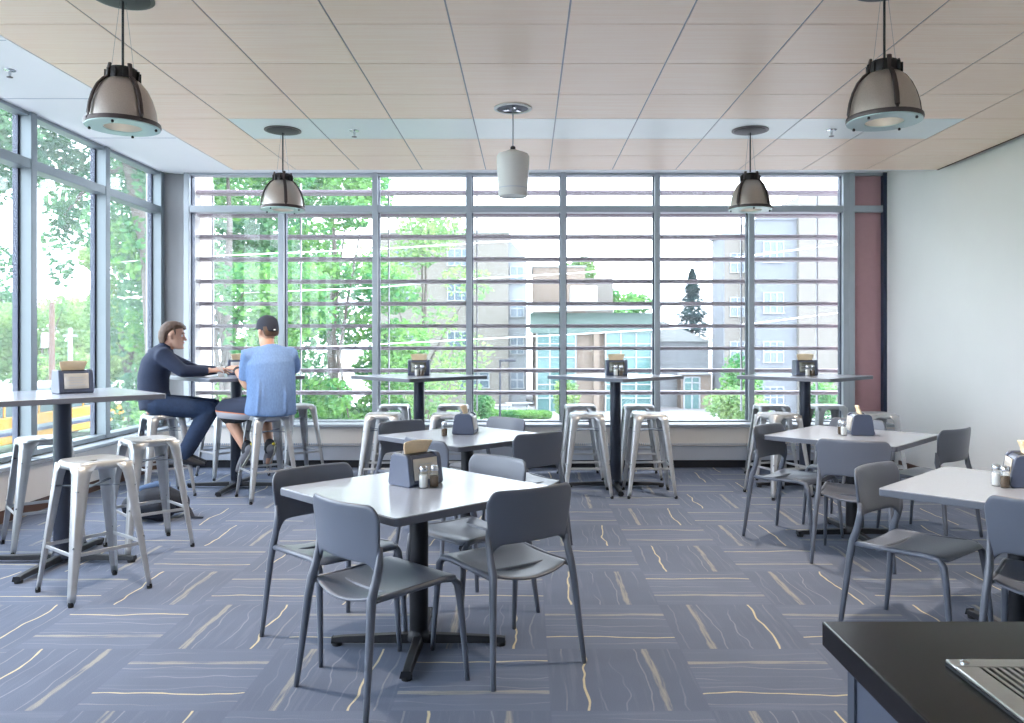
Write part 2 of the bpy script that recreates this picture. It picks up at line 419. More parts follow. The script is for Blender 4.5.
# ------------------------------------------------------------------ room shell
XL, XR, YB, HC = -4.2, 4.06, 9.15, 3.30
Y0 = -3.6
struct(MB().box(-4.6, XR+.2, Y0-.2, 9.4, -.2, 0).build('floor', 'carpet', smooth=False))
struct(MB().box(-4.25, XR+.2, Y0-.2, 9.22, HC, HC+.2).build('ceiling', 'ceil', smooth=False))
struct(MB().box(XR, XR+.2, Y0, 9.4, 0, HC).build('wall_right', 'wall', smooth=False))
struct(MB().box(-4.6, XR+.2, Y0-.2, Y0, 0, HC).build('wall_rear', 'wall', smooth=False))
b = MB().box(XR-.014, XR, Y0, 8.72, 0, .10); struct(b.build('baseboard_right', 'brown_base', bevel=.004))
struct(MB().box(-4.45, -4.10, Y0, 9.3, 0, .44).build('wall_left', 'wall', smooth=False))
struct(MB().box(-4.1, XR, 9.0, 9.4, 0, .44).build('wall_back', 'wall', smooth=False))

# wooden ceiling raft with satin strip
CX0, CXN, CW, CD, CY1, CZ = -2.852, 11, .613, .597, 7.76, 3.06
wood, strip, run = MB(), MB(), MB()
for i in range(CXN):
    for j in range(18):
        x0 = CX0+i*CW; x1 = x0+CW+(.085 if i == CXN-1 else 0); y1 = CY1-j*CD; y0 = y1-CD
        t = strip if (j == 2 and 1 <= i <= 9) else wood
        t.box(x0+.005, x1-.005, y0+.004, y1-.004, CZ, CZ+.022)
for i in range(1, CXN): run.box(CX0+i*CW-.006, CX0+i*CW+.006, CY1-18*CD, CY1, CZ+.004, CZ+.03)
cl = struct(wood.build('ceiling_wood', 'wood', smooth=False))
struct(strip.build('trim_1', 'strip', smooth=False))
struct(run.build('trim_2', 'runner', smooth=False))
struct(MB().box(CX0+.002, CX0+CXN*CW+.083, CY1-18*CD, CY1-.002, CZ+.023, CZ+.06).build('trim_3', 'dark_gap', smooth=False))
e = MB(); e.box(CX0-.012, CX0+CXN*CW+.098, CY1, CY1+.012, CZ-.002, CZ+.075); e.box(CX0-.012, CX0, CY1-18*CD, CY1, CZ-.002, CZ+.075)
struct(e.build('trim_4', 'ceil', smooth=False))
struct(MB().box(CX0+CXN*CW+.083, CX0+CXN*CW+.098, CY1-18*CD, CY1, CZ-.003, CZ+.075).build('trim_5', 'dark_gap', smooth=False))
# slot diffuser in the white soffit and soffit joints
sj = MB()
for y in (2.6, 3.82, 5.04, 6.26, 7.48): sj.box(-4.15, CX0-.02, y-.003, y+.003, HC-.003, HC+.01)
struct(sj.build('trim_6', 'heater_grey', smooth=False))

# back window: mullions, transom
fr, gk = MB(), MB()
XK = [.41+1.064*k for k in range(-4, 4)]
for k, x in enumerate(XK):
    w = .031
    fr.box(x-w, x+w, 9.03, 9.17, .47, HC)
fr.box(XK[0], 4.05, 9.036, 9.166, 2.855, 2.93)
fr.box(XK[0], 4.05, 9.038, 9.164, .455, .50)
fr.box(XK[0], 4.05, 9.042, 9.162, HC-.03, HC)
fr.box(XK[-1]+.03, XK[-1]+.10, 9.028, 9.17, .47, HC)
w1 = struct(fr.build('window_1', 'alu', bevel=.004))
for k, x in enumerate(XK[:-1]):
    for s in (-1, 1):
        for z0, z1 in ((.5, 2.855), (2.93, HC-.03)):
            gx = x+.031 if s < 0 else XK[k+1]-.031
            gk.box(min(gx, gx-s*.010), max(gx, gx-s*.010), 9.09, 9.17, z0, z1)
gk.build('gasket', 'alu_dark', w1, smooth=False)
MB().box(XK[0]+.03, XK[-1]-.03, 9.108, 9.114, .49, HC-.02).build('pane', 'glass', w1, smooth=False)
# mauve panel bay between window and white wall
struct(MB().box(XK[-1]+.09, 4.02, 9.09, 9.16, .47, HC-.01).build('trim_7', 'mauve', smooth=False))
struct(MB().box(4.02, XR, 9.02, 9.17, .47, HC).build('trim_8', 'alu_dark', smooth=False))
# left glazing
fr2, gk2 = MB(), MB()
YK = [9.01-1.175*k for k in range(0, 11)]
for y in YK:
    fr2.box(-4.24, -4.10, y-.04, y+.04, .45, HC); gk2.box(-4.245, -4.20, y-.062, y-.04, .47, HC)
fr2.box(-4.236, -4.106, YK[-1], 9.05, 2.83, 2.91); fr2.box(-4.236, -4.106, YK[-1], 9.05, .445, .49); fr2.box(-4.24, -4.12, YK[-1], 9.05, HC-.03, HC)
w2 = struct(fr2.build('window_2', 'alu_shaded', bevel=.004))
gk2.build('gasket', 'alu_dark', w2, smooth=False)
MB().box(-4.206, -4.20, YK[-1], 9.0, .47, HC-.02).build('pane', 'glass', w2, smooth=False)
# concrete corner column
cc = MB(); cc.prism([(-4.32, 9.06), (-4.06, 9.06), (-3.99, 9.10), (-3.886, 9.10), (-3.886, 9.34), (-4.32, 9.34)], 0, HC)
struct(cc.build('wall_corner_column', 'concrete', bevel=.01))

# white pier and louvres outside the back window
struct(MB().box(-4.36, -3.93, 9.36, 10.02, -3.6, 4.2).build('wall_outer_pier', 'stucco', smooth=False, bevel=.01))
lv = thing('sun_louvre', 'purplish-brown horizontal louvre screen mounted outside the long window', 'louvre screen', (0, 9.55, 0))
for k in range(10):
    z = 3.165-.2648*k
    MB().box(-3.92, 3.74, -.09, .09, z-.021, z+.021).build('louvre_blade', 'louvre', lv, bevel=.008)
for k, x in enumerate(XK):
    MB().box(x+(.05 if k < 7 else -.10)-.008, x+(.05 if k < 7 else -.10)+.008, .10, .135, .55, 3.30).build('louvre_post', 'pole_grey', lv, smooth=False)

# convector cabinets under the glazing
hc = thing('convector_cabinet', 'long cream convector cabinet with grey lower panel under the louvred window', 'heater', (0, 0, 0))
MB().box(-3.88, XR-.005, 8.76, 9.03, .455, .485).build('sill_top', 'alu', hc, bevel=.005)
MB().box(-3.88, XR-.005, 8.80, 9.02, .245, .455).build('upper_panel', 'heater', hc, bevel=.004)
gr = MB()
for k in range(327): gr.box(-3.86+k*.024, -3.86+k*.024+.012, 8.792, 8.801, .255, .275)
gr.build('vent_slot', 'heater_grey', hc, smooth=False)
MB().box(-3.88, XR-.005, 8.815, 9.02, .085, .245).build('lower_panel', 'heater_grey', hc, bevel=.004)  # grey carries the shade of the recess in its colour
MB().box(-3.88, XR-.005, 8.84, 9.02, 0, .085).build('toe_kick', 'toe', hc, smooth=False)
hl = thing('window_ledge', 'pale ledge with boxed cream front below the corner glazing', 'window ledge', (0, 0, 0))
MB().box(-4.12, -3.97, Y0, 9.05, .405, .44).build('ledge_top', 'alu', hl, bevel=.006)
MB().box(-4.10, -4.02, Y0, 9.05, .10, .405).build('front_panel', 'heater', hl, bevel=.004)
MB().box(-4.10, -4.03, Y0, 9.05, 0, .10).build('toe_strip', 'brown_base', hl, smooth=False)

# ------------------------------------------------------------------ moulded chair
def make_chair():
    t = thing('dining_chair', '', 'chair')
    def seat(u, v):
        uu = 2*u-1; hw = .192+.030*v-.02*max(0, (v-.85)/.15)**2
        y = -.205+.430*v-.030*(1-uu*uu)*(1-v)
        z = .414+.044*v+.032*uu*uu*(1-v)**2-.012*math.sin(PI*v)*(1-uu*uu)-.024*max(0, (v-.82)/.18)**2
        return Vector((uu*hw, y, z))
    MB().grid(seat, 14, 14).build('seat', 'plastic', t, solid=.016, sub=1, angle=180)
    def back(u, v):
        uu = 2*u-1; a = abs(uu)
        zb = .556-.058*max(0, (a-.68)/.32)**2.0; zt = .79-.055*max(0, (a-.80)/.20)**2.4
        z = zb+(zt-zb)*v; k = (z-.5)/.29
        x = uu*(.200+.030*k)
        y = -.176-.020*k-.050*(1-uu*uu)*(.55+.45*k)
        return Vector((x, y, z))
    MB().grid(back, 24, 10).build('backrest', 'plastic', t, solid=.015, soff=0, sub=1, angle=180)
    for s in (-1, 1):
        # rear leg runs from the foot past the seat into the lower corner of the back
        MB().tube([(s*.238, -.268, 0), (s*.230, -.254, .12), (s*.214, -.228, .36), (s*.205, -.217, .44), (s*.203, -.196, .50), (s*.204, -.181, .56), (s*.209, -.179, .63)],
                  [(.0105, .011), (.0125, .0135), (.0150, .0175), (.0165, .0195), (.0155, .018), (.013, .018), (.006, .008)], 12, up=(0, 1, 0)).build('leg', 'plastic', t, angle=180)
        # front leg turns over into the side rail under the seat
        MB().tube([(s*.226, .250, 0), (s*.222, .238, .14), (s*.215, .218, .34), (s*.212, .208, .405), (s*.207, .185, .432), (s*.204, .13, .438), (s*.20, -.04, .432), (s*.203, -.215, .43)],
                  [.0100, .0120, .0155, .0170, .016, .0135, .0125, .013], 12, up=(s, 0, 0)).build('leg', 'plastic', t, angle=180)
    MB().tube([(-.20, -.10, .421), (0, -.10, .418), (.20, -.10, .421)], .010, 8).build('stretcher', 'plastic', t)
    return t

chair0 = make_chair(); used = []
def chair(x, y, head, label, group):
    rz = R(head-90)
    if not used:
        chair0.location = (x, y, 0); chair0.rotation_euler = (0, 0, rz); chair0['label'] = label; chair0['group'] = group; used.append(1); return chair0
    return dup(chair0, (x, y, 0), rz, label, group)

# ------------------------------------------------------------------ tables
def make_table(name, cat, h, half, colmat, foot, colr):
    t = thing(name, '', cat); s = half*math.sqrt(2)
    MB().prism(rrect(s, s, .02), h-.004, h).build('tabletop', 'top', t, bevel=.0015)
    MB().prism(rrect(s+.004, s+.004, .022), h-.034, h-.004).build('edge_band', 'edge', t, bevel=.002)
    MB().lathe([(colr, .045), (colr, h-.05)], 28).build('column', colmat, t)
    MB().box(-.14, .14, -.14, .14, h-.05, h-.034).build('top_plate', 'black_metal', t, bevel=.003)
    MB().lathe([(colr+.012, .03), (colr+.012, .05), (colr+.004, .062), (colr, .075)], 28).build('collar', colmat, t)
    for k in range(4):
        a = R(45+90*k); m = Matrix.Rotation(a, 4, 'Z')
        f = MB()
        prof = [(.0, .016, .058, .028), (.12, .016, .054, .026), (foot-.05, .016, .044, .022), (foot, .016, .038, .022)]
        sec = []
        for d, z0, z1, w in prof:
            sec += [(d, -w, z0), (d, w, z0), (d, w*.75, z1), (d, -w*.75, z1)]
        n = len(prof)
        fs = [(3, 2, 1, 0)[::-1], tuple(range((n-1)*4, n*4))]
        for i in range(n-1):
            for j in range(4): fs.append((i*4+j, (i+1)*4+j, (i+1)*4+(j+1) % 4, i*4+(j+1) % 4))
        f.add(sec, fs).xform(m)
        fo = f.build('base_arm', 'black_metal', t, bevel=.004)
        MB().lathe([(.022, 0), (.024, .012), (.024, .018), (.010, .022)], 16, (foot-.022, 0, 0)).xform(m).build('glide', 'rubber', fo)
    return t
dt0 = make_table('dining_table', 'table', .728, .645, 'black_metal', .40, .043)
bt0 = make_table('bar_table', 'table', 1.07, .66, 'bar_col', .46, .052)
GD, GB = 'square dining tables', 'bar-height tables'
TA, T2, T3, T4 = (-.50, 3.70), (-.43, 5.74), (2.34, 5.76), (2.26, 3.68)
dt0.location = (*TA, 0); dt0.rotation_euler = (0, 0, R(45)); dt0['label'] = 'square dining table with four chairs mid-carpet, its whole base visible'; dt0['group'] = GD
dup(dt0, (*T2, 0), R(45), 'square dining table directly behind the middle one, in front of the window bar tables', GD)
dup(dt0, (*T3, 0), R(47), 'square dining table with four chairs near the white wall and mauve panel', GD)
dup(dt0, (*T4, 0), R(45), 'square dining table beside the dark counter, cut off by the picture edge', GD)
B1, B2, B3, B4, B5 = (-2.95, 5.08), (-2.78, 7.65), (-1.036, 7.68), (.85, 7.68), (2.668, 7.68)
bt0.location = (*B1, 0); bt0.rotation_euler = (0, 0, R(45)); bt0['label'] = 'tall bar table with three steel stools beside the corner glazing, empty of people'; bt0['group'] = GB
dup(bt0, (*B2, 0), R(45), 'tall bar table where the two men sit facing each other', GB)
dup(bt0, (*B3, 0), R(45), 'tall window bar table next to the man in the blue T-shirt, dispenser against green trees', GB)
dup(bt0, (*B4, 0), R(45), 'tall bar table at the middle of the long window with four straight-set stools', GB)
dup(bt0, (*B5, 0), R(45), 'tall bar table in front of the mauve panel by the white wall', GB)

# ------------------------------------------------------------------ steel stool
def make_stool():
    t = thing('metal_stool', '', 'stool'); H = .738; hs = .148
    def top(u, v):
        # rounded-square pan, slightly dished, rim turned down
        ang = 2*PI*u; r = v
        n = 5.0; cx, sy = math.cos(ang), math.sin(ang)
        k = 1/((abs(cx)**n+abs(sy)**n)**(1/n))
        rr = hs*r*k
        z = H-.010*(1-min(1, r/.85)**3)
        if r > .96: z = H-.007
        return Vector((rr*cx, rr*sy, z))
    mb = MB()
    rings = [.14, .3, .55, .8, .9, .96, 1.0]; nn = 48; vs = []
    for r in rings: vs += [top(k/nn, r) for k in range(nn)]
    for dz, sc in ((.02, 1.006), (.038, 1.014)): vs += [Vector((top(k/nn, 1).x*sc, top(k/nn, 1).y*sc, H-dz)) for k in range(nn)]
    fs = [(i*nn+k, i*nn+(k+1) % nn, (i+1)*nn+(k+1) % nn, (i+1)*nn+k) for i in range(len(rings)+1) for k in range(nn)]
    mb.add(vs, fs).build('seat', 'steel', t, solid=.004, angle=50)
    MB().lathe([(.022, H-.020), (.024, H-.012), (.019, H-.010), (.017, H-.020)], 20, closed=True).build('grip_hole_rim', 'steel_in', t)
    for sx, sy in ((1, 1), (-1, 1), (-1, -1), (1, -1)):
        def leg(u, v):
            z = H-.012-(H-.030)*v
            c = .151+.069*v; w = .070*(1-v)+.027*v
            if v < .10: w += .03*(1-v/.10)**2
            r = .022*(1-v)+.012*v
            L = [(-w, 0), (-r*1.6, 0), (-r*.8, -.003), (-r*.25, -r*.25), (-.003, -r*.8), (0, -r*1.6), (0, -w)]
            x, y = L[int(round(u*6))]
            return Vector((sx*(c+x), sy*(c+y), z))
        lg = MB().grid(leg, 6, 16).build('leg', 'steel', t, solid=.004, soff=0, angle=180)
        MB().lathe([(.013, 0), (.015, .012), (.012, .026)], 12, (sx*.210, sy*.210, 0)).build('rubber_foot', 'rubber', lg)
        MB().ball((sx*.189, sy*.189, .30), .006, 8, 6).build('rivet', 'steel_in', lg)
    z, c = .262, .191
    for sx, sy in ((1, 0), (-1, 0), (0, 1), (0, -1)):
        if sx: MB().box(sx*c-.003, sx*c+.003, -c, c, z-.010, z+.010).build('foot_bar', 'steel', t, bevel=.002)
        else: MB().box(-c, c, sy*c-.003, sy*c+.003, z-.010, z+.010).build('foot_bar', 'steel', t, bevel=.002)
    for a in (45, 135):
        MB().box(-.225, .225, -.010, .010, .590, .596, Matrix.Rotation(R(a), 4, 'Z')).build('cross_brace', 'steel_in', t)
    return t
st0 = make_stool(); st_used = []
GS = 'galvanised steel bar stools'
def stool(x, y, rot, label):
    if not st_used:
        st0.location = (x, y, 0); st0.rotation_euler = (0, 0, R(rot)); st0['label'] = label; st0['group'] = GS; st_used.append(1); return
    dup(st0, (x, y, 0), R(rot), label, GS)
stool(-2.44, 4.51, -38, 'steel stool standing clear in front of the corner bar table column')
stool(-3.33, 5.51, 41, 'steel stool between the corner bar table and the glazing ledge')
stool(-2.58, 5.46, 45, 'steel stool in front of the backpack, beside the corner bar table')
stool(-3.30, 7.25, 42, 'steel stool the man in the navy sweater sits on')
stool(-2.32, 7.15, 36, 'steel stool the man in the blue T-shirt sits on')
stool(-2.39, 8.30, 40, 'empty steel stool at the window just behind the man in blue')
stool(-3.13, 8.30, 45, 'empty steel stool by the window seen between the two men')
stool(-1.31, 7.30, 3, 'room-side steel stool at the bar table next to the man in blue')
stool(-.71, 7.32, -3, 'steel stool partly hidden by the small table dispenser and shaker')
stool(-1.37, 8.25, 3, 'steel stool on the window side behind the one nearer the man in blue')
stool(-.76, 8.25, 0, 'steel stool on the window side behind the small table dispenser')
stool(.545, 7.315, 0, 'room-side steel stool of the middle bar table, nearer the men')
stool(1.115, 7.315, 0, 'room-side steel stool of the middle bar table, nearer the white wall')
stool(.545, 8.25, 2, 'window-side steel stool of the middle bar table, nearer the men')
stool(1.15, 8.25, -2, 'window-side steel stool of the middle bar table, nearer the white wall')
stool(2.29, 7.30, 20, 'turned steel stool showing its corner, at the bar table before the mauve panel')
stool(3.20, 7.35, 5, 'steel stool under the mauve panel, close to the white wall')
stool(2.52, 8.25, 0, 'steel stool behind the turned stool, against the window sill')
stool(3.10, 8.25, 0, 'steel stool against the sill just beside the mauve panel column')

# ------------------------------------------------------------------ chairs placed
GA = 'chairs at the middle table'; G2 = 'chairs at the table behind'; G3 = 'chairs at the table by the white wall'; G4 = 'chairs at the counter-side table'
chair(-.583, 3.29, 47, 'grey chair with its back to the camera at the middle table, all four legs visible', GA)
chair(-.905, 3.785, -45, 'dark grey chair behind the middle table corner, on the side of the stools', GA)
chair(-.10, 3.57, 126, 'dark grey chair with broad back seen from behind, open carpet beside it', GA)
chair(-.30, 4.12, 225, 'chair facing the camera across the middle table, light on its backrest', GA)
chair(-.82, 6.00, -45, 'chair beyond the small table with its dark back before the window stools', G2)
chair(-.50, 5.20, 45, 'chair whose backrest corner shows behind the kraft-napkin dispenser', G2)
chair(-.05, 5.55, 130, 'dark chair at the small table with its back to the open aisle', G2)
chair(-.31, 6.24, 225, 'chair at the far side of the small table, just its top edge above the tabletop', G2)
chair(1.915, 5.73, -46, 'chair at the wall-side table standing at the aisle, seat seen from the side', G3)
chair(2.13, 5.17, 62, 'chair seen squarely from behind at the wall-side table', G3)
chair(2.45, 6.14, 225, 'chair at the wall-side table half hidden behind the black dispenser', G3)
chair(2.90, 5.80, 125, 'chair standing edge-on before the white wall', G3)
chair(1.87, 3.83, -50, 'chair beside the counter-side table with its seat toward it, carpet stripes below', G4)
chair(2.155, 3.26, 50, 'chair cut off by the picture edge, just behind the dark counter', G4)

# ------------------------------------------------------------------ napkin dispensers and shakers
def make_disp():
    t = thing('napkin_dispenser', '', 'napkin dispenser'); W, D, H = .205, .165, .150
    def prof(d, h, r=.03):
        pts = []
        b = d/2; tp = d/2-.018
        pts += [(-b+.01, 0), (b-.01, 0), (b, .012)]
        for k in range(6):
            a = R(90*k/5); pts.append((tp-r+r*math.cos(a), h-r+r*math.sin(a)))
        for k in range(6):
            a = R(90+90*k/5); pts.append((-tp+r+r*math.cos(a), h-r+r*math.sin(a)))
        pts.append((-b, .012)); return pts
    m = Matrix(((0, 0, 1, 0), (1, 0, 0, 0), (0, 1, 0, 0), (0, 0, 0, 1)))   # (p,q,extrude) -> (y,z,x)
    for s in (-1, 1):
        x = s*(W/2-.014)
        MB().prism(prof(D, H), x-.014, x+.014, m).build('end_cap', 'disp_black', t, bevel=.005)
    MB().prism(prof(D-.012, H-.008), -W/2+.02, W/2-.02, m).build('body', 'disp_black', t, bevel=.002)
    for s in (-1, 1):                                    # slanted display faces
        def face(u, v, s=s):
            z = .030+.098*v; y = s*((D-.012)/2-.018*(z/H)+.0045)
            return Vector(((u-.5)*(W-.062)*(1 if s < 0 else -1), y, z))
        f = MB().grid(face, 4, 4).build('display_face', 'disp_face', t, solid=.003, soff=0)
        tx = MB()
        for k in range(4):
            z = .052+.016*k; w = (.05, .035, .055, .04)[k]; y = s*((D-.012)/2-.018*(z/H)+.0065)
            tx.box(-w, w, min(y, y+s*.001), max(y, y+s*.001), z, z+.003)
        tx.build('printed_mark', 'heater_grey', f, smooth=False)
    MB().box(-W/2+.028, W/2-.028, -.030, .030, H-.010, H-.003).build('slot', 'disp_dark', t, bevel=.003)
    nb = MB()
    def nap(u, v):
        x = (u-.5)*(.134+.030*v); z = H-.010+.060*v
        y = -.004-.016*v*v+.012*math.sin(u*5.0)*v
        return Vector((x, y, z+.007*math.sin(u*PI)*v))
    nb.grid(nap, 12, 6)
    nb.build('napkin', 'napkin', t, solid=.010, sub=1, angle=180)
    return t
dp0 = make_disp(); dp_used = []
def disp(x, y, z, face_heading, label):
    # local -Y is the display face pointing at face_heading
    rz = R(face_heading+90)
    if not dp_used:
        dp0.location = (x, y, z); dp0.rotation_euler = (0, 0, rz); dp0['label'] = label; dp0['group'] = 'napkin dispensers'; dp_used.append(1); return
    dup(dp0, (x, y, z), rz, label, 'napkin dispensers')
TZ, BZ = .728, 1.07
def dark_face(i):
    # the window bar tables' dispensers carry a dark card
    root = [o for o in bpy.data.objects if o.get('label') == i][0]
    for c in kids(root):
        if c.name.startswith('display_face'):
            c.material_slots[0].link = 'OBJECT'; c.material_slots[0].material = M['card_dark']
disp(-.528, 3.80, TZ, -42, 'black napkin dispenser with kraft napkin and two shakers on the middle table')
disp(-.45, 5.85, TZ, 174, 'black napkin dispenser end-on with one shaker on the table behind')
disp(2.41, 5.80, TZ, 171, 'black napkin dispenser on the wall-side table, dark end toward the camera')
disp(2.34, 3.76, TZ, 160, 'black napkin dispenser cut by the picture edge on the counter-side table')
disp(-2.92, 5.14, BZ, -42, 'napkin dispenser on the corner bar table with pale printed face')
disp(-2.80, 7.80, BZ, -80, 'napkin dispenser on the two men\'s bar table')
disp(-1.04, 7.72, BZ, -88, 'napkin dispenser on the bar table beside the man in blue, before green trees')
disp(.86, 7.72, BZ, -90, 'napkin dispenser on the middle bar table before the glass facade')
disp(2.68, 7.72, BZ, -92, 'napkin dispenser on the bar table before the mauve panel')

for l_ in ('napkin dispenser on the bar table beside the man in blue, before green trees', 'napkin dispenser on the middle bar table before the glass facade', 'napkin dispenser on the bar table before the mauve panel'): dark_face(l_)

def make_shaker(kind):
    t = thing(kind+'_shaker', '', 'shaker')
    MB().lathe([(.020, 0), (.022, .004), (.022, .066), (.018, .080)], 16).build('glass_jar', 'clear', t)
    MB().lathe([(.0180, .004), (.0195, .006), (.0195, .060 if kind == 'salt' else .054)], 16).build('filling', kind, t)
    MB().lathe([(.0190, .078), (.0200, .081), (.0200, .094), (.016, .101), (.004, .104)], 16).build('cap', 'chrome', t)
    return t
SH = {}
def shaker(kind, x, y, z, label):
    if kind not in SH:
        SH[kind] = make_shaker(kind); o = SH[kind]; o.location = (x, y, z); o['label'] = label; o['group'] = kind+' shakers'; return
    dup(SH[kind], (x, y, z), 0, label, kind+' shakers')
shaker('salt', -.478, 3.690, TZ, 'salt shaker leaning close to the dispenser on the middle table')
shaker('pepper', -.430, 3.708, TZ, 'pepper shaker next to the salt on the middle table')
shaker('pepper', -.585, 5.66, TZ, 'lone pepper shaker standing apart on the table behind')
shaker('salt', 2.265, 5.72, TZ, 'salt shaker against the dispenser on the wall-side table')
shaker('pepper', 2.27, 5.79, TZ, 'pepper shaker behind the salt on the wall-side table')
shaker('salt', 2.195, 3.74, TZ, 'salt shaker by the dispenser on the counter-side table')
shaker('pepper', 2.205, 3.69, TZ, 'pepper shaker before the dispenser on the counter-side table')
for (x, y), who in ((B3, 'the bar table beside the man in blue'), (B4, 'the middle bar table'), (B5, 'the bar table before the mauve panel')):
    shaker('salt', x-.008, y-.095, BZ, 'salt shaker in front of the dispenser on '+who)
    shaker('pepper', x+.040, y-.095, BZ, 'pepper shaker in front of the dispenser on '+who)

# ------------------------------------------------------------------ pendant lamps
def make_pendant():
    # origin at rim centre height; top of cord at local z = CZ - rim height
    t = thing('pendant_lamp', '', 'pendant lamp'); up = CZ-2.43
    MB().lathe([(.128, up-.002), (.122, up-.012), (.085, up-.020), (.03, up-.022)], 36).build('canopy', 'lamp_black', t)
    MB().lathe([(.142, up-.001), (.142, up-.006), (.120, up-.009), (.120, up-.001)], 36, closed=True).build('canopy_ring', 'shade_dark', t)
    MB().tube([(0, 0, .30), (0, 0, up-.01)], .0055, 8).build('cord', 'cord', t)
    for s in (-1, 1): MB().tube([(s*.05, 0, .27), (s*.012, 0, up-.015)], .0012, 6).build('safety_wire', 'chrome', t)
    prof = [(.155, .012), (.154, .04), (.147, .09), (.132, .14), (.110, .185), (.084, .217), (.064, .232)]
    MB().lathe(prof+[(r-.004, z-.002) for r, z in reversed(prof)], 48, closed=True).build('shade', 'shade', t)
    hs = MB().lathe([(.066, .218), (.070, .225), (.070, .268), (.060, .284), (.03, .288)], 24)
    for k in range(12):
        a = 2*PI*k/12; hs.box(.060, .080, -.004, .004, .226, .270, Matrix.Rotation(a, 4, 'Z'))
    hs.build('housing', 'lamp_black', t)
    MB().lathe([(.150, .005), (.168, .005), (.171, .012), (.168, .026), (.150, .026)], 48, closed=True).build('rim', 'shade_dark', t)
    for k in range(4):
        a = R(25+90*k); rp = []
        for r, z in [(.164, .012)]+[(r+.010, z) for r, z in prof[1:]]+[(.073, .255), (.062, .296)]:
            rp.append((r*math.cos(a), r*math.sin(a), z))
        MB().tube(rp, [(.012, .007)]*len(rp), 8, up=(0, 0, 1)).build('rib', 'shade_dark', t)
    MB().lathe([(.086, .000), (.166, .000), (.166, .006), (.086, .006)], 48, closed=True).build('glass_ring', 'lens_ring', t)
    for k in range(4):
        a = R(70+90*k); MB().lathe([(.005, -.012), (.007, -.006), (.004, 0)], 8, (.150*math.cos(a), .150*math.sin(a), 0)).build('lens_clip', 'lamp_black', t)
    rf = [(.086, .004), (.088, .03), (.075, .12), (.046, .19)]
    MB().lathe(rf+[(r-.003, z) for r, z in reversed(rf)], 36, closed=True).build('reflector', 'reflector', t)
    MB().ball((0, 0, .13), (.028, .028, .04), 16, 10).build('bulb', mat('warm_bulb', lin(255, 244, 226), .4, emit=(1, .86, .68, 1), estr=3.0), t)
    return t
pl = make_pendant(); pl.location = (-1.92, 6.29, 2.43); GP = 'domed pendant lamps'
pl['label'] = 'domed pendant lamp hanging above the man in the blue T-shirt'; pl['group'] = GP
dup(pl, (1.755, 6.29, 2.43), R(15), 'domed pendant lamp hanging in front of the window near the mauve panel', GP)
dup(pl, (-1.945, 3.85, 2.43), R(30), 'big domed pendant lamp near the white soffit and corner glazing', GP)
dup(pl, (1.675, 3.75, 2.43), R(-30), 'big domed pendant lamp on the white wall side, over the counter-side table', GP)
for x, y in ((-1.92, 6.29), (1.755, 6.29), (-1.945, 3.85), (1.675, 3.75)):
    L_ = bpy.data.lights.new('pendant_bulb_light', 'SPOT'); L_.energy = 60; L_.color = (1, .84, .66); L_.spot_size = R(120); L_.spot_blend = .8; L_.shadow_soft_size = .04
    lo = bpy.data.objects.new('pendant_bulb_light', L_); COL.objects.link(lo); lo.location = (x, y, 2.425)
# hanging loudspeaker in the middle
ps = thing('pendant_speaker', 'white tapered cylinder loudspeaker hanging in the middle of the wooden ceiling', 'loudspeaker', (-.10, 5.69, 2.43))
up = CZ-2.43
MB().lathe([(.095, .004), (.100, 0), (.103, .012), (.116, .24), (.116, .285), (.108, .300), (.06, .318), (.03, .330)], 40).build('body', 'speaker_white', ps)
MB().lathe([(.104, .052), (.106, .054), (.1065, .058), (.104, .06)], 40, closed=True).build('seam_ring', 'heater_grey', ps)
MB().lathe([(.018, .330), (.018, .352), (.008, .360)], 16).build('cord_grip', 'lamp_black', ps)
MB().tube([(0, 0, .35), (0, 0, up-.01)], .0045, 8).build('cord', 'pole_grey', ps)
MB().lathe([(.135, up-.001), (.135, up-.008), (.112, up-.010), (.112, up-.001)], 40, closed=True).build('canopy_ring', 'speaker_white', ps)
MB().lathe([(.112, up-.0015), (.10, up-.003), (.02, up-.006)], 40).build('canopy', 'alu_dark', ps)
for k in range(3): MB().box(.03, .07, -.012, .012, up-.014, up-.004, Matrix.Rotation(R(40+120*k), 4, 'Z')).build('spring_clip', 'chrome', ps)
# sprinklers
def sprinkler():
    t = thing('fire_sprinkler', '', 'sprinkler')
    MB().lathe([(.04, 0), (.038, -.004), (.015, -.006)][::-1], 20).build('escutcheon', 'chrome', t)
    MB().lathe([(.006, -.05), (.009, -.03), (.009, -.004)], 10).build('nozzle', 'chrome', t)
    MB().lathe([(.020, -.052), (.020, -.049), (.004, -.047)], 16).build('deflector', 'shade_dark', t)
    return t
sp = sprinkler(); sp.location = (-1.36, 6.30, CZ); sp['label'] = 'small sprinkler head in the pale strip on the men\'s side'; sp['group'] = 'sprinkler heads'
dup(sp, (2.39, 6.28, CZ), 0, 'small sprinkler head in the pale strip on the white wall side', 'sprinkler heads')
dup(sp, (-3.62, 5.60, HC), 0, 'small sprinkler head in the white soffit above the corner glazing', 'sprinkler heads')
sd = thing('slot_diffuser', 'short black air slot in the white soffit near the big lamp', 'air vent', (-3.16, 7.20, HC))
MB().box(-.018, .018, -.36, .36, -.004, .004).build('slot', 'lamp_black', sd); MB().box(-.03, .03, -.38, .38, -.002, .003).build('flange', 'ceil', sd)

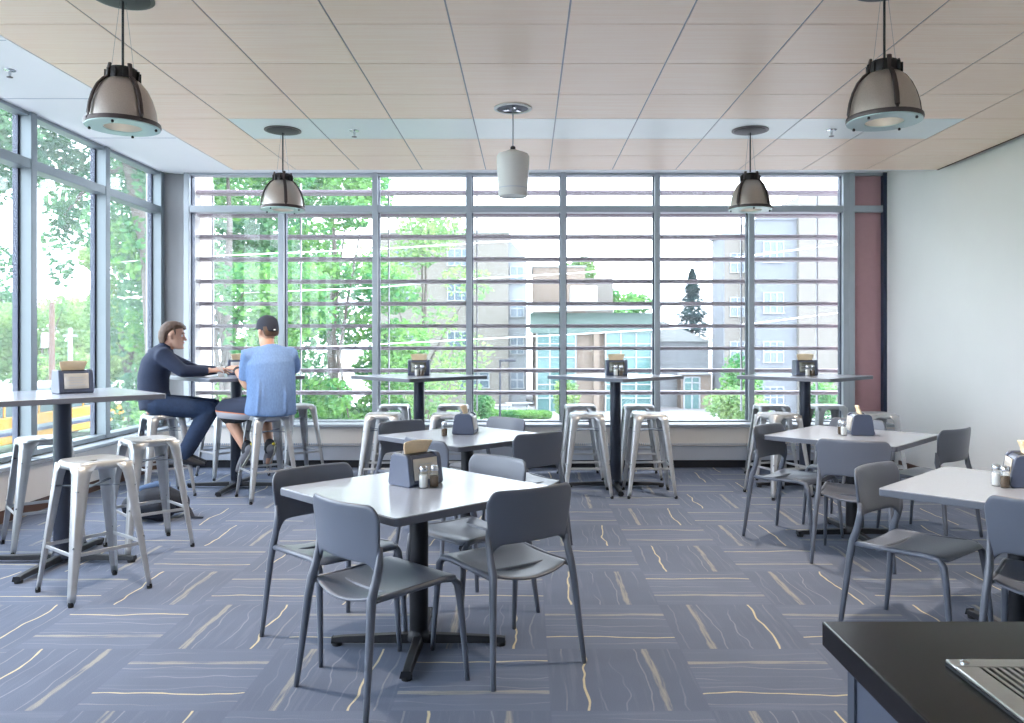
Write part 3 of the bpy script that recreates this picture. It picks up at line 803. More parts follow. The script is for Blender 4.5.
# ------------------------------------------------------------------ counter with drip tray
ct = thing('service_counter', 'dark stone-topped serving counter at the room corner by the camera', 'counter', (.535, 1.452, 0))
MB().box(0, 3.57, -.95, 0, .856, .90).build('counter_top', 'counter', ct, bevel=.003)
MB().box(.035, 3.57, -.93, -.045, .05, .856).build('cabinet', 'counter_base', ct, smooth=False)
MB().box(.030, .034, -.07, -.042, .05, .856).build('edge_trim', 'counter_edge', ct, smooth=False)
MB().box(.09, 3.57, -.90, -.10, 0, .05).build('plinth', 'toe', ct, smooth=False)
dtv = thing('drip_tray', 'stainless steel drip tray with slotted grille set on the dark counter', 'drip tray', (.656, 1.255, .90))
tr = MB()
tr.box(0, 1.0, -.42, 0, 0, .004)
tb = MB()
tb.box(0, 1.0, -.030, 0, .004, .010); tb.box(0, 1.0, -.42, -.398, .004, .010); tb.box(0, .036, -.398, -.030, .004, .010); tb.box(.952, 1.0, -.398, -.030, .004, .010)
tr.build('tray_pan', 'disp_dark', dtv, smooth=False); tb.build('rim', 'inox', dtv, bevel=.002)
for k in range(75):
    x = .041+k*.0121
    MB().box(x, x+.0060, -.398, -.030, .004, .0085).build('grille_bar', 'inox', dtv, smooth=False)
MB().lathe([(.007, .010), (.007, .012), (.004, .014)], 12, (.022, -.016, 0)).build('stud', 'chrome', dtv)

# ------------------------------------------------------------------ people
def limb(mb, pts, rad, n=14, up=None, flat=''):
    """tapered limb with rounded ends"""
    P = [Vector(p) for p in pts]; Rr = [r if isinstance(r, (tuple, list)) else (r, r) for r in rad]
    d0 = (P[0]-P[1]).normalized(); d1 = (P[-1]-P[-2]).normalized(); e0 = min(Rr[0]); e1 = min(Rr[-1])
    pp = [P[0]+d0*e0*.95, P[0]+d0*e0*.7]+P+[P[-1]+d1*e1*.7, P[-1]+d1*e1*.95]
    rr = [(Rr[0][0]*.3, Rr[0][1]*.3), (Rr[0][0]*.75, Rr[0][1]*.75)]+Rr+[(Rr[-1][0]*.75, Rr[-1][1]*.75), (Rr[-1][0]*.3, Rr[-1][1]*.3)]
    if 'a' in flat: pp, rr = pp[2:], rr[2:]
    if 'b' in flat: pp, rr = pp[:-2], rr[:-2]
    mb.tube(pp, rr, n, up=up); return mb

def hand(mb, wrist, d, palm_n, side, curl=.5, scale=1.0):
    """palm plus five separate fingers. d: pointing direction, palm_n: the way the palm faces, side: thumb side vector"""
    w = Vector(wrist); d = Vector(d).normalized(); n = Vector(palm_n); n = (n-d*n.dot(d)).normalized(); s = Vector(side); s = (s-d*s.dot(d)-n*s.dot(n)).normalized()
    k = scale
    limb(mb, [w-d*.02, w+d*.03*k, w+d*.06*k, w+d*.088*k], [(.028*k, .019*k), (.034*k, .016*k), (.040*k, .015*k), (.039*k, .012*k)], 14, up=n)
    for i, (off, ln) in enumerate(((.030, .070), (.010, .078), (-.010, .072), (-.029, .056))):
        b = w+d*.088*k+s*off*k; c = curl*(1+.12*i)
        p = [b-d*.02*k, b]; dirv = d.copy(); q = b
        for j in range(3):
            ang = c*(.55+.35*j); dv = (d*math.cos(ang)+n*math.sin(ang)).normalized(); q = q+dv*(ln*(.45, .32, .23)[j]*k); p.append(q)
        limb(mb, p, [.0085*k, .0088*k, .0082*k, .0075*k, .0065*k], 8)
    b = w+d*.022*k+s*.026*k
    q1 = b+(d*.65+s*.75).normalized()*.035*k; q2 = q1+(d*.9+s*.25+n*.35).normalized()*.030*k; q3 = q2+(d*.95+n*.45).normalized()*.024*k
    limb(mb, [b, q1, q2, q3], [.013*k, .0115*k, .010*k, .008*k], 8)

def head(mb, c, f, s=1.0):
    """skull, jaw, nose, ears, brow; c = centre of the skull, f = the way the face looks"""
    f = Vector(f).normalized(); r = Vector((f.y, -f.x, 0)).normalized(); u = r.cross(f); u = u if u.z > 0 else -u
    rot = Matrix((( r.x, f.x, u.x, c[0]), (r.y, f.y, u.y, c[1]), (r.z, f.z, u.z, c[2]), (0, 0, 0, 1)))
    h = MB()
    # stacked ellipse rings: (z, half width, front y, back y)
    rings = [(-.128, .026, .074, .020), (-.118, .042, .088, -.002), (-.095, .054, .090, -.030), (-.065, .062, .088, -.060), (-.03, .068, .090, -.084), (0, .073, .090, -.096), (.035, .076, .091, -.102), (.07, .072, .082, -.098), (.098, .056, .060, -.078), (.115, .032, .032, -.048), (.121, .010, .004, -.016)]
    n = 22; vs = []
    for z, w, y1, y0 in rings:
        cy, ry = (y1+y0)/2, (y1-y0)/2
        for k in range(n):
            a = 2*PI*k/n; vs.append((w*math.cos(a)*s, (cy+ry*math.sin(a))*s, z*s))
    fs = [(i*n+k, i*n+(k+1) % n, (i+1)*n+(k+1) % n, (i+1)*n+k) for i in range(len(rings)-1) for k in range(n)]
    fs += [tuple(reversed(range(n))), tuple(range((len(rings)-1)*n, len(rings)*n))]
    h.add(vs, fs)
    limb(h, [(0, .086*s, .012*s), (0, .100*s, -.020*s), (0, .108*s, -.036*s)], [.009*s, .012*s, .014*s], 10)     # nose
    limb(h, [(-.03*s, .084*s, .022*s), (0, .090*s, .022*s), (.03*s, .084*s, .022*s)], [.009*s, .009*s, .009*s], 8)  # brow
    limb(h, [(-.016*s, .086*s, -.066*s), (0, .092*s, -.066*s), (.016*s, .086*s, -.066*s)], [.007*s, .009*s, .007*s], 8)  # lips
    limb(h, [(0, .080*s, -.108*s), (0, .086*s, -.112*s)], [.016*s, .014*s], 8)                                     # chin
    for sx in (-1, 1):
        limb(h, [(sx*.074*s, -.008*s, .020*s), (sx*.084*s, -.016*s, .004*s), (sx*.078*s, -.006*s, -.030*s)], [(.008*s, .014*s), (.008*s, .019*s), (.007*s, .010*s)], 8, up=(0, 1, 0))
    mb.v_base = len(mb.v); mb.add([rot @ Vector(p) for p in h.v], h.f)
    return rot

def face_bits(person, rot, s=1.0):
    for sx in (-1, 1):
        e = MB().ball((sx*.031*s, .077*s, .002*s), .0125*s, 12, 8).xform(rot).build('eye', 'eye', person)
        MB().ball((sx*.031*s, .087*s, .002*s), .0055*s, 10, 6).xform(rot).build('iris', 'iris', e)
        MB().tube([(sx*.016*s, .094*s, .024*s), (sx*.030*s, .094*s, .029*s), (sx*.048*s, .082*s, .025*s)], .004*s, 6).xform(rot).build('eyebrow', 'hair', person)
    MB().tube([(-.020*s, .088*s, -.066*s), (0, .100*s, -.066*s), (.020*s, .088*s, -.066*s)], [.002*s, .0045*s, .002*s], 8).xform(rot).build('mouth', 'lip', person)

def vec(f, r, a, b, z): return Vector((f[0]*a+r[0]*b, f[1]*a+r[1]*b, z))

# --- man in navy sweater
p1 = thing('person', 'man in navy sweater and jeans with brown hair, leaning on the bar table', 'person', (-3.30, 7.25, 0), 0)
f = Vector((math.cos(R(30)), math.sin(R(30)), 0)); r = Vector((f.y, -f.x, 0))
torso1 = [Vector((-.055, -.02, .83)), Vector((-.078, -.02, .95)), Vector((-.078, -.015, 1.08)), Vector((-.055, -.005, 1.19)), Vector((-.015, .01, 1.275)), Vector((.010, .02, 1.325))]
trad = [(.165, .130), (.155, .122), (.162, .122), (.178, .122), (.166, .100), (.095, .072)]
sh = Vector((-.015, .01, 1.268)); rsh = sh+r*.165; lsh = sh-r*.165
rel1 = Vector((.245, -.15, 1.135)); rwr = Vector((.385, .055, 1.128)); lel1 = Vector((.20, .25, 1.12)); lwr = Vector((.41, .21, 1.13))
rhip = Vector((-.05, -.02, .825))+r*.09; lhip = Vector((-.05, -.02, .825))-r*.09
rkn = Vector((.405, .02, .775)); lkn = Vector((.35, .26, .785)); ran = Vector((.20, -.03, .375)); lan = Vector((.13, .19, .36))
nk = Vector((.035, .030, 1.375)); hd = Vector((.078, .045, 1.452))
body = MB()
limb(body, torso1, [(a-.02, b-.02) for a, b in trad], 20, up=f)
limb(body, [torso1[-1]-Vector((0, 0, .03)), nk, hd-Vector((.0, 0, .04))], [.060, .054, .056], 16)
rot1 = head(body, hd, Vector((math.cos(R(14)), math.sin(R(14)), -.05)), .96)
limb(body, [rsh, (rsh+rel1)/2, rel1], [.052, .046, .040]); limb(body, [rel1, (rel1*.6+rwr*.4), rwr], [.040, .038, .026])
limb(body, [lsh, (lsh+lel1)/2, lel1], [.052, .046, .040]); limb(body, [lel1, (lel1*.6+lwr*.4), lwr], [.040, .038, .026])
hand(body, rwr, (.55, .75, .06), (-.2, .3, -1), (-.8, .5, .3), .36)
hand(body, lwr, (.8, -.25, .04), (-.1, -.4, -1), (.2, .9, .3), .4)
for h_, k_, a_ in ((rhip, rkn, ran), (lhip, lkn, lan)):
    limb(body, [h_, (h_+k_)/2, k_], [.082, .072, .056]); limb(body, [k_, k_*.65+a_*.35, a_], [.054, .052, .036])
    limb(body, [a_, a_+Vector((.03, .005, -.045)), a_+Vector((.10, .03, -.068))], [.036, .034, .026])
body.build('body', 'skin', p1, remesh=.0065, smoothit=3)
sw = MB()
limb(sw, [torso1[0]+Vector((.005, 0, -.035))]+torso1[1:]+[Vector((.018, .025, 1.350))], [(.176, .142)]+[(a+.010, b+.012) for a, b in trad[1:]]+[(.066, .062)], 24, up=f, flat='ab')
for a_, b_, c_ in ((rsh, rel1, rwr), (lsh, lel1, lwr)):
    limb(sw, [sh*.55+a_*.45+Vector((-.01, 0, .0)), a_, (a_+b_)/2+Vector((0, 0, -.005)), b_], [.085, .080, .068, .060]); limb(sw, [b_, (b_*.6+c_*.4), c_*.97+b_*.03], [.060, .054, .040], flat='b')
sw.build('sweater', 'navy', p1, remesh=.010, smoothit=8)
ck = MB(); ck.tube([Vector((.004, .020, 1.330)), Vector((.018, .026, 1.352)), Vector((.026, .030, 1.366))], [(.074, .068), (.066, .061), (.061, .056)], 24, up=f, cap=False)
ck.build('collar', 'navy', p1, solid=.008, angle=180)
MB().box(-.012, .012, -.002, .002, -.008, .008).xform(Matrix.Translation((-.066, -.030, 1.325)) @ Matrix.Rotation(R(-60), 4, 'Z')).build('neck_label', 'paper', p1, smooth=False)
jn = MB()
limb(jn, [torso1[0]+Vector((0, 0, .05)), torso1[0]-Vector((-.02, -.005, .01))], [(.166, .130), (.170, .120)], 20, up=f)
for h_, k_, a_ in ((rhip, rkn, ran), (lhip, lkn, lan)):
    limb(jn, [h_, (h_+k_)/2, k_], [.098, .092, .078]); limb(jn, [k_, k_*.6+a_*.4, a_*.98+k_*.02, a_+Vector((-.012, -.004, -.030))], [.078, .074, .064, .062], flat='b')
jn.build('jeans', 'jeans', p1, remesh=.010, smoothit=3)
for a_ in (ran, lan):
    s_ = MB(); limb(s_, [a_+Vector((-.02, -.005, -.035)), a_+Vector((.04, .01, -.055)), a_+Vector((.12, .035, -.080)), a_+Vector((.155, .045, -.090))], [(.043, .050), (.044, .044), (.045, .028), (.038, .022)], 14, up=(0, 0, 1))
    s_.build('shoe', 'shoe_dark', p1, sub=1, angle=180)
hm = MB()                                       # cropped hair hugging the skull, longer on top and at the nape
n = 28
hrings = [(-.072, .050, -.052, -.084), (-.045, .066, -.044, -.102), (-.015, .076, -.030, -.112), (.015, .081, -.010, -.117), (.042, .083, .030, -.119), (.070, .082, .082, -.117), (.098, .070, .086, -.098), (.122, .044, .058, -.066), (.133, .014, .016, -.024)]
vs = []
for z, w, y1, y0 in hrings:
    cy, ry = (y1+y0)/2, (y1-y0)/2
    for k in range(n):
        a = 2*PI*k/n; j = 1+.025*math.sin(k*3.1+z*60); vs.append((w*math.cos(a)*j, cy+ry*math.sin(a)*j, z))
fs = [(i*n+k, i*n+(k+1) % n, (i+1)*n+(k+1) % n, (i+1)*n+k) for i in range(len(hrings)-1) for k in range(n)]+[tuple(reversed(range(n))), tuple(range((len(hrings)-1)*n, len(hrings)*n))]
hm.add(vs, fs)
for k in range(22):                             # locks at the nape and over the crown
    a = R(205+130*k/21)
    x, y = .080*math.cos(a), -.026+.092*math.sin(a)
    limb(hm, [(x, y, .03), (x*1.03, y*1.02, -.02), (x*.97, y*.97, -.060-.014*abs(math.sin(k*1.7)))], [.012, .011, .005], 6)
for k in range(9):
    x = -.06+.015*k; limb(hm, [(x*.8, .050, .108), (x, .084, .084), (x*1.05, .094, .062+.006*math.sin(k*2.2))], [.013, .011, .005], 6)
for sx in (-1, 1): limb(hm, [(sx*.079, .018, .05), (sx*.076, .026, .02), (sx*.074, .022, .0)], [.010, .007, .004], 6)
hm.xform(rot1).build('hair', 'hair', p1, remesh=.006, smoothit=1)
face_bits(p1, rot1, .96)

# --- man in blue T-shirt and cap
p2 = thing('person', 'man in heather-blue T-shirt, dark cap and shorts sitting with his back to the camera', 'person', (-2.31, 7.15, 0), 0)
f = Vector((math.cos(R(112)), math.sin(R(112)), 0)); r = Vector((f.y, -f.x, 0))
tor2 = [Vector((.02, -.02, .83)), Vector((.035, -.035, .96)), Vector((.035, -.035, 1.08)), Vector((.025, -.025, 1.19)), Vector((.010, -.008, 1.275)), Vector((-.005, .010, 1.330)), Vector((-.012, .016, 1.352))]
tr2 = [(.175, .135), (.175, .130), (.185, .130), (.198, .130), (.180, .105), (.105, .080), (.070, .064)]
sh = Vector((.008, -.004, 1.268)); rsh = sh+r*.182; lsh = sh-r*.172
lel = Vector((-.182, -.01, 1.005)); lwr = Vector((-.345, .150, 1.150)); rel_ = Vector((.14, .24, 1.12)); rwr = Vector((-.09, .38, 1.155))
hp = Vector((.01, -.01, .825)); rhip = hp+Vector((.09, .03, 0)); lhip = hp+Vector((-.08, -.035, 0))
lkn = Vector((-.425, .10, .775)); rkn = Vector((-.17, .42, .79)); lan = Vector((-.205, .02, .425)); ran = Vector((-.045, .16, .42))
nk = Vector((-.018, .020, 1.395)); hd = Vector((-.022, .035, 1.492))
body = MB()
limb(body, tor2, [(max(.05, a-.02), max(.045, b-.02)) for a, b in tr2], 20, up=f)
limb(body, [tor2[-1]-Vector((0, 0, .05)), nk, hd-Vector((0, 0, .04))], [.064, .060, .060], 16)
rot2 = head(body, hd, Vector((math.cos(R(140)), math.sin(R(140)), -.04)), 1.02)
limb(body, [lsh, (lsh+lel)/2, lel], [.055, .050, .043]); limb(body, [lel, lel*.65+lwr*.35, lwr], [.046, .044, .028])
limb(body, [rsh, (rsh+rel_)/2, rel_], [.055, .050, .042]); limb(body, [rel_, rel_*.65+rwr*.35, rwr], [.044, .042, .027])
hand(body, lwr, (-.80, .48, .10), (.2, .25, -1), (.5, .75, .3), .5, 1.05)
hand(body, rwr, (-.85, -.1, .03), (0, -.3, -1), (-.2, .9, .2), .4)
for h_, k_, a_, tdir in ((rhip, rkn, ran, Vector((-.03, .08, -.15))), (lhip, lkn, lan, Vector((-.06, .05, -.15)))):
    limb(body, [h_, (h_+k_)/2, k_], [.085, .074, .058]); limb(body, [k_, k_*.65+a_*.35, a_], [.054, .058, .036])
    limb(body, [a_, a_+tdir*.5, a_+tdir], [.036, .034, .028])
body.build('body', 'skin2', p2, remesh=.0065, smoothit=3)
ts = MB()
limb(ts, [Vector((.030, -.035, .752)), Vector((.032, -.038, .80)), Vector((.040, -.042, .90))]+tor2[2:], [(.222, .178), (.220, .176), (.210, .160), (.208, .154), (.212, .148), (.192, .122), (.122, .094), (.078, .070)], 26, up=f, flat='ab')
for a_, b_ in ((lsh, lel), (rsh, rel_)):
    e = a_*.20+b_*.80
    limb(ts, [sh*.5+a_*.5, a_, (a_+e)/2, e], [.090, .084, .080, .080], 18, flat='b')
for k in range(5):                              # hanging folds of the loose cotton
    x = -.12+.055*k+.012*math.sin(k*5.0); o_ = r*x-f*.148
    limb(ts, [Vector((.035, -.04, .78))+o_*1.03, Vector((.04, -.04, .92))+o_*(.98+.02*math.sin(k*2.1)), Vector((.035, -.035, 1.06+.05*math.sin(k*1.3)))+o_*.90], [.010, .014, .008], 8)
ts.build('t_shirt', 'tee', p2, remesh=.010, smoothit=6)
so = MB()
limb(so, [hp+Vector((.01, -.01, .06)), hp+Vector((.01, -.01, -.01))], [(.185, .145), (.185, .14)], 20, up=f)
for h_, k_ in ((rhip, rkn), (lhip, lkn)):
    e = h_*.03+k_*.97
    q_ = Vector((0, 0, -.022)); limb(so, [h_, (h_+e)/2+q_*.6, e+q_, e+(k_-h_)*.08+q_*2.0], [(.106, .106), (.100, .116), (.094, .124), (.084, .108)], 18, flat='b', up=(0, 0, 1))
so.build('shorts', 'shorts', p2, remesh=.010, smoothit=3)
for a_, tdir in ((ran, Vector((-.06, .10, -.12))), (lan, Vector((-.085, .05, -.165)))):
    td = tdir.normalized()
    s_ = MB(); limb(s_, [a_-td*.035+Vector((.018, -.005, -.02)), a_+td*.05+Vector((.012, 0, -.012)), a_+td*.15, a_+td*.215], [(.044, .050), (.045, .044), (.048, .032), (.040, .024)], 14, up=(1, 0, .4))
    so_ = s_.build('shoe', 'shoe_grey', p2, sub=1, angle=180)
    MB().tube([a_-td*.065+Vector((.050, -.014, -.008)), a_+td*.03+Vector((.056, -.018, -.012)), a_+td*.15+Vector((.034, -.012, -.012)), a_+td*.235+Vector((.02, -.006, -.01))], [(.036, .010), (.042, .012), (.046, .011), (.034, .008)], 12, up=(1, -.2, .4)).build('sole', 'shoe_sole', so_, angle=180)
    MB().ball(a_-td*.060+Vector((.036, -.024, .006)), (.014, .014, .012), 10, 8).build('heel_tab', 'shoe_yellow', so_)
    limb_s = MB(); limb(limb_s, [a_+Vector((.004, 0, .045)), a_+Vector((0, 0, -.01))], [.044, .046], 14); limb_s.build('sock', 'shoe_dark', p2)
cp = MB(); n = 30
crings = [(.026, .090, .108, -.113), (.050, .092, .110, -.117), (.088, .088, .102, -.110), (.116, .070, .080, -.088), (.135, .042, .046, -.054), (.143, .012, .012, -.018)]
vs = []
for z, w, y1, y0 in crings:
    cy, ry = (y1+y0)/2, (y1-y0)/2
    for k in range(n): a = 2*PI*k/n; vs.append((w*math.cos(a), cy+ry*math.sin(a), z+(.02*math.sin(a) if z < .04 else 0)-.018*(0 if z > .06 else 1)))
fs = [(i*n+k, i*n+(k+1) % n, (i+1)*n+(k+1) % n, (i+1)*n+k) for i in range(len(crings)-1) for k in range(n)]+[tuple(range((len(crings)-1)*n, len(crings)*n))]
cap = cp.add(vs, fs).xform(rot2).build('cap', 'cap', p2, solid=.004, sub=1, angle=180)
def brim(u, v):
    a = R(25+130*u); rr = v
    return rot2 @ Vector((math.cos(a)*(.088+.006*v), .02+math.sin(a)*(.086+.075*v*math.sin(a)), .034-.014*v-.012*abs(math.cos(a))))
MB().grid(brim, 14, 5).build('brim', 'cap', cap, solid=.004, angle=180)
MB().ball(rot2 @ Vector((0, -.004, .144)), (.007, .007, .004), 8, 6).build('button', 'cap', cap)
MB().box(-.008, .008, -.118, -.112, .0, .010).xform(rot2).build('strap_buckle', 'paper', cap)
hb = MB(); n = 26; vs = []                                     # short hair band below the cap
for z, w, y1, y0 in [(-.050, .060, -.045, -.083), (-.03, .072, -.034, -.096), (.0, .078, -.012, -.104), (.035, .081, .02, -.107)]:
    cy, ry = (y1+y0)/2, (y1-y0)/2
    for k in range(n): a = 2*PI*k/n; vs.append((w*math.cos(a), cy+ry*math.sin(a), z))
hb.add(vs, [(i*n+k, i*n+(k+1) % n, (i+1)*n+(k+1) % n, (i+1)*n+k) for i in range(3) for k in range(n)]).xform(rot2).build('hair', 'hair', p2, angle=180)
face_bits(p2, rot2, 1.02)
wd = (lwr-lel).normalized()
MB().tube([lwr-wd*.045, lwr-wd*.018], .0345, 16).build('wristwatch', 'watch', p2)

# cup and backpack
cup = thing('paper_cup', 'small white paper cup held between the two men on the bar table', 'cup', (-2.84, 7.42, BZ))
MB().lathe([(.024, 0), (.025, .003), (.033, .088), (.035, .092), (.033, .092), (.024, .006)], 24).build('cup_body', 'paper', cup)
MB().lathe([(.0352, .086), (.037, .089), (.0352, .093)], 24, closed=True).build('rolled_lip', 'paper', cup)
bp = thing('backpack', 'dark navy backpack lying under the stool of the man in the sweater', 'backpack', (-2.93, 6.33, 0), R(20))
bb = MB(); limb(bb, [(-.17, 0, .11), (-.08, 0, .13), (.06, .01, .135), (.16, .02, .11)], [(.10, .085), (.15, .12), (.155, .125), (.10, .085)], 18, up=(0, 0, 1)); bb.build('main_bag', 'pack', bp, remesh=.016, smoothit=3)
pk = MB(); limb(pk, [(-.10, -.15, .09), (.02, -.165, .095), (.12, -.13, .09)], [(.03, .06), (.045, .075), (.03, .06)], 14, up=(0, 0, 1)); pk.build('front_pocket', 'pack', bp, remesh=.014, smoothit=2)
MB().tube([(-.20, -.02, .14), (-.12, -.03, .245), (.0, -.01, .275), (.10, .0, .26)], [(.022, .007)]*4, 10, up=(0, -1, .5)).build('strap', 'pack_blue', bp)
MB().tube([(.16, .03, .15), (.24, -.02, .06), (.27, -.10, .010), (.34, -.14, .010)], [(.018, .006)]*4, 10, up=(0, 0, 1)).build('strap', 'pack', bp)
MB().tube([(-.08, -.01, .255), (-.03, 0, .285), (.03, .0, .262)], .008, 8).build('carry_loop', 'pack', bp)

# floor box cover
fb = thing('floor_outlet', 'round metal floor outlet cover beside the corner bar table', 'floor outlet', (-3.62, 6.30, 0))
MB().lathe([(.085, .0005), (.080, .006), (.055, .007)], 28).build('cover_ring', 'inox', fb); MB().lathe([(.052, .007), (.048, .009), (.01, .009)], 24).build('lid', 'toe', fb)

# ------------------------------------------------------------------ outside
GZ = -3.6
struct(MB().box(-160, 160, 9.6, 260, GZ-.3, GZ).build('ground', 'concrete_out', smooth=False))
struct(MB().box(-160, -4.7, -60, 9.6, GZ-.3, GZ).build('ground_side', 'concrete_out', smooth=False))
struct(MB().box(-60, -3, 16, 60, GZ, GZ+.02).build('ground_lawn', 'lawn', smooth=False))
struct(MB().box(-160, -24.5, -60, 16, GZ, GZ+.02).build('ground_verge', 'lawn', smooth=False))

def leaves_mesh(centres, n, size, seed):
    rr = random.Random(seed); mb = MB(); V, F = [], []
    tot = sum(c[1][0]*c[1][1] for c in centres)
    for c, rad in centres:
        k = int(n*rad[0]*rad[1]/tot)
        for _ in range(k):
            while True:
                q = Vector((rr.uniform(-1, 1), rr.uniform(-1, 1), rr.uniform(-1, 1)))
                if .25 < q.length < 1: break
            q = q*(.55+.45*rr.random()) if rr.random() < .35 else q.normalized()*(.78+.27*rr.random())
            p = Vector(c)+Vector((q.x*rad[0], q.y*rad[1], q.z*rad[2]))
            a = Vector((rr.gauss(0, 1), rr.gauss(0, 1), rr.gauss(0, .6))).normalized(); b = a.cross(Vector((rr.gauss(0, 1), rr.gauss(0, 1), rr.gauss(0, 1)))).normalized()
            s = size*rr.uniform(.6, 1.3); i = len(V)
            V += [p-a*s, p+b*s*.55, p+a*s, p-b*s*.55]; F.append((i, i+1, i+2, i+3))
    mb.v, mb.f = V, F
    return mb

def tree(name, label, x, y, h, spread, m, n=9000, size=.16, seed=1, clumps=16, trunk=.22, low=.25, group='leafy trees outside'):
    t = thing(name, label, 'tree', (x, y, GZ), 0, group); rr = random.Random(seed)
    cs = []
    for k in range(clumps):
        a = rr.uniform(0, 2*PI); z = rr.uniform(low, 1.0); prof = math.sin(PI*min(1, max(.08, (z-low*.6)/(1.08-low*.6))))**.6
        d = spread*prof*math.sqrt(rr.uniform(.05, 1)); rc = spread*rr.uniform(.28, .46)
        cs.append(((d*math.cos(a), d*math.sin(a), z*h-rc*.3), (rc, rc, rc*.75)))
    leaves_mesh(cs, n, size, seed).build('foliage', m, t, smooth=False)
    tk = MB(); tk.tube([(0, 0, 0), (.1, 0, h*.2), (-.05, .1, h*.45), (.1, 0, h*.7), (0, 0, h*.9)], [trunk*1.25, trunk, trunk*.8, trunk*.45, trunk*.1], 10)
    for c, rc in cs[:9]:
        z0 = h*rr.uniform(.2, .5); c = Vector(c); tk.tube([(0, 0, z0), c*.5+Vector((0, 0, z0*.5+.3)), c], [trunk*.45, trunk*.28, trunk*.08], 7)
    tk.build('trunk', 'bark', t)
    return t
def bush(label, x, y, z, rx, rz, m, n=900, size=.10, seed=1):
    t = thing('bush', label, 'bush', (x, y, z), 0, 'green bushes outside'); rr = random.Random(seed)
    cs = [((rr.uniform(-.6, .6)*rx, rr.uniform(-.5, .5)*rx, rz*rr.uniform(.5, 1.3)), (rx*.55, rx*.55, rz*.5)) for _ in range(6)]
    leaves_mesh(cs, n, size, seed).build('foliage', m, t, smooth=False)
    MB().tube([(0, 0, 0), (.03, 0, rz)], [.05, .03], 8).build('trunk', 'bark', t)
    return t

tree('leafy_tree', 'dense bright green tree behind the two men, filling the window corner', -7.9, 21, 11.5, 2.7, 'leaf_a', 21000, .105, 3, 28, trunk=.16, low=.16)
tree('leafy_tree', 'bright green tree just beside the pendant lamp over the man in blue', -6.1, 25, 10.8, 2.35, 'leaf_a', 19000, .11, 4, 28, trunk=.16, low=.14)
tree('leafy_tree', 'thin yellow-green tree in front of the tan block', -4.0, 31, 10.2, 2.5, 'leaf_c', 4600, .105, 5, 22, trunk=.12, low=.2)
tree('leafy_tree', 'darker green tree behind the window corner trees', -12.5, 31, 13.5, 4.0, 'leaf_b', 18000, .15, 6, 26, low=.15)
tree('leafy_tree', 'bushy mid-green tree beyond the yellow bus', -35, 58, 8.0, 3.6, 'leaf_c', 9000, .18, 10, 22, low=.34)
tree('leafy_tree', 'second bushy tree beyond the yellow bus, by the utility pole', -43, 61, 9.0, 4.4, 'leaf_b', 9000, .2, 11, 22, low=.34)
tree('leafy_tree', 'third bushy tree beyond the bus, seen through the outermost pane', -50, 58, 11.5, 5.0, 'leaf_b', 9000, .22, 12, 22, low=.12)
tree('leafy_tree', 'far low tree behind the parked cars', -40, 72, 9.0, 4.6, 'leaf_c', 9000, .22, 13, 20, low=.32)
tree('leafy_tree', 'cool-green tree behind the glazing corner column', -18.4, 37.0, 10.5, 1.9, 'leaf_c', 9000, .13, 18, 26, trunk=.14, low=.30)
tree('leafy_tree', 'rounded green tree behind the white rooftop box', 9.8, 96, 13.0, 4.4, 'leaf_a', 9000, .28, 14, 22, low=.2)
tree('leafy_tree', 'small green tree crown beside the pinkish block roof', 6.2, 98, 14.6, 3.0, 'leaf_c', 4500, .26, 15, 14, low=.3)
# near tree whose boughs hang down outside the corner glazing
nt_ = thing('leafy_tree', 'big cool-green tree with a bough hanging down outside the corner glazing', 'tree', (-8.75, 19, GZ), 0, 'leafy trees outside')
P_ = lambda u, v, Y=19: ((u-527)*Y/800+8.75, Y-19, 1.41-(v-340)*Y/800-GZ)
cl_ = [(P_(20, 120), (1.3, 1.2, .9)), (P_(60, 110, 18.5), (1.2, 1.2, .9)), (P_(100, 100), (1.2, 1.2, 1.0)), (P_(140, 110), (1.2, 1.2, 1.1)), (P_(185, 95), (1.4, 1.3, 1.2)), (P_(5, 165, 19.5), (.9, .8, .8)), (P_(52, 165), (.8, .8, .55)),
       (P_(64, 205), (.46, .5, .5)), (P_(58, 240), (.34, .4, .5)), (P_(62, 272), (.26, .3, .36)), (P_(70, 228), (.3, .35, .4)), (P_(84, 170, 19.5), (.6, .6, .5)), (P_(128, 170), (.9, .9, 1.0)), (P_(122, 225, 20), (.6, .7, .9)), (P_(145, 265, 20.5), (.8, .8, 1.0)), (P_(-40, 150, 19), (1.6, 1.4, 1.4)), (P_(-70, 80, 19), (1.8, 1.4, 1.4)), (P_(60, 55, 18.5), (2.0, 1.6, 1.0)), (P_(2, 262, 19.5), (.36, .4, .45)), (P_(118, 330, 21), (.5, .6, .8))]
leaves_mesh(cl_, 15000, .10, 8).build('foliage', 'leaf_b', nt_, smooth=False)
tk = MB(); tk.tube([(0, 0, 0), (.05, 0, 2.5), (-.1, .1, 4.6), P_(150, 250), P_(138, 205), P_(126, 150), P_(100, 90)], [.30, .26, .24, .22, .18, .12, .04], 10)
for q in (P_(60, 110, 18.5), P_(20, 120), P_(64, 215), P_(185, 95)): tk.tube([P_(130, 165), (Vector(P_(130, 165))+Vector(q))*.5+Vector((0, 0, .35)), q], [.10, .06, .02], 7)
tk.build('trunk', 'bark', nt_)

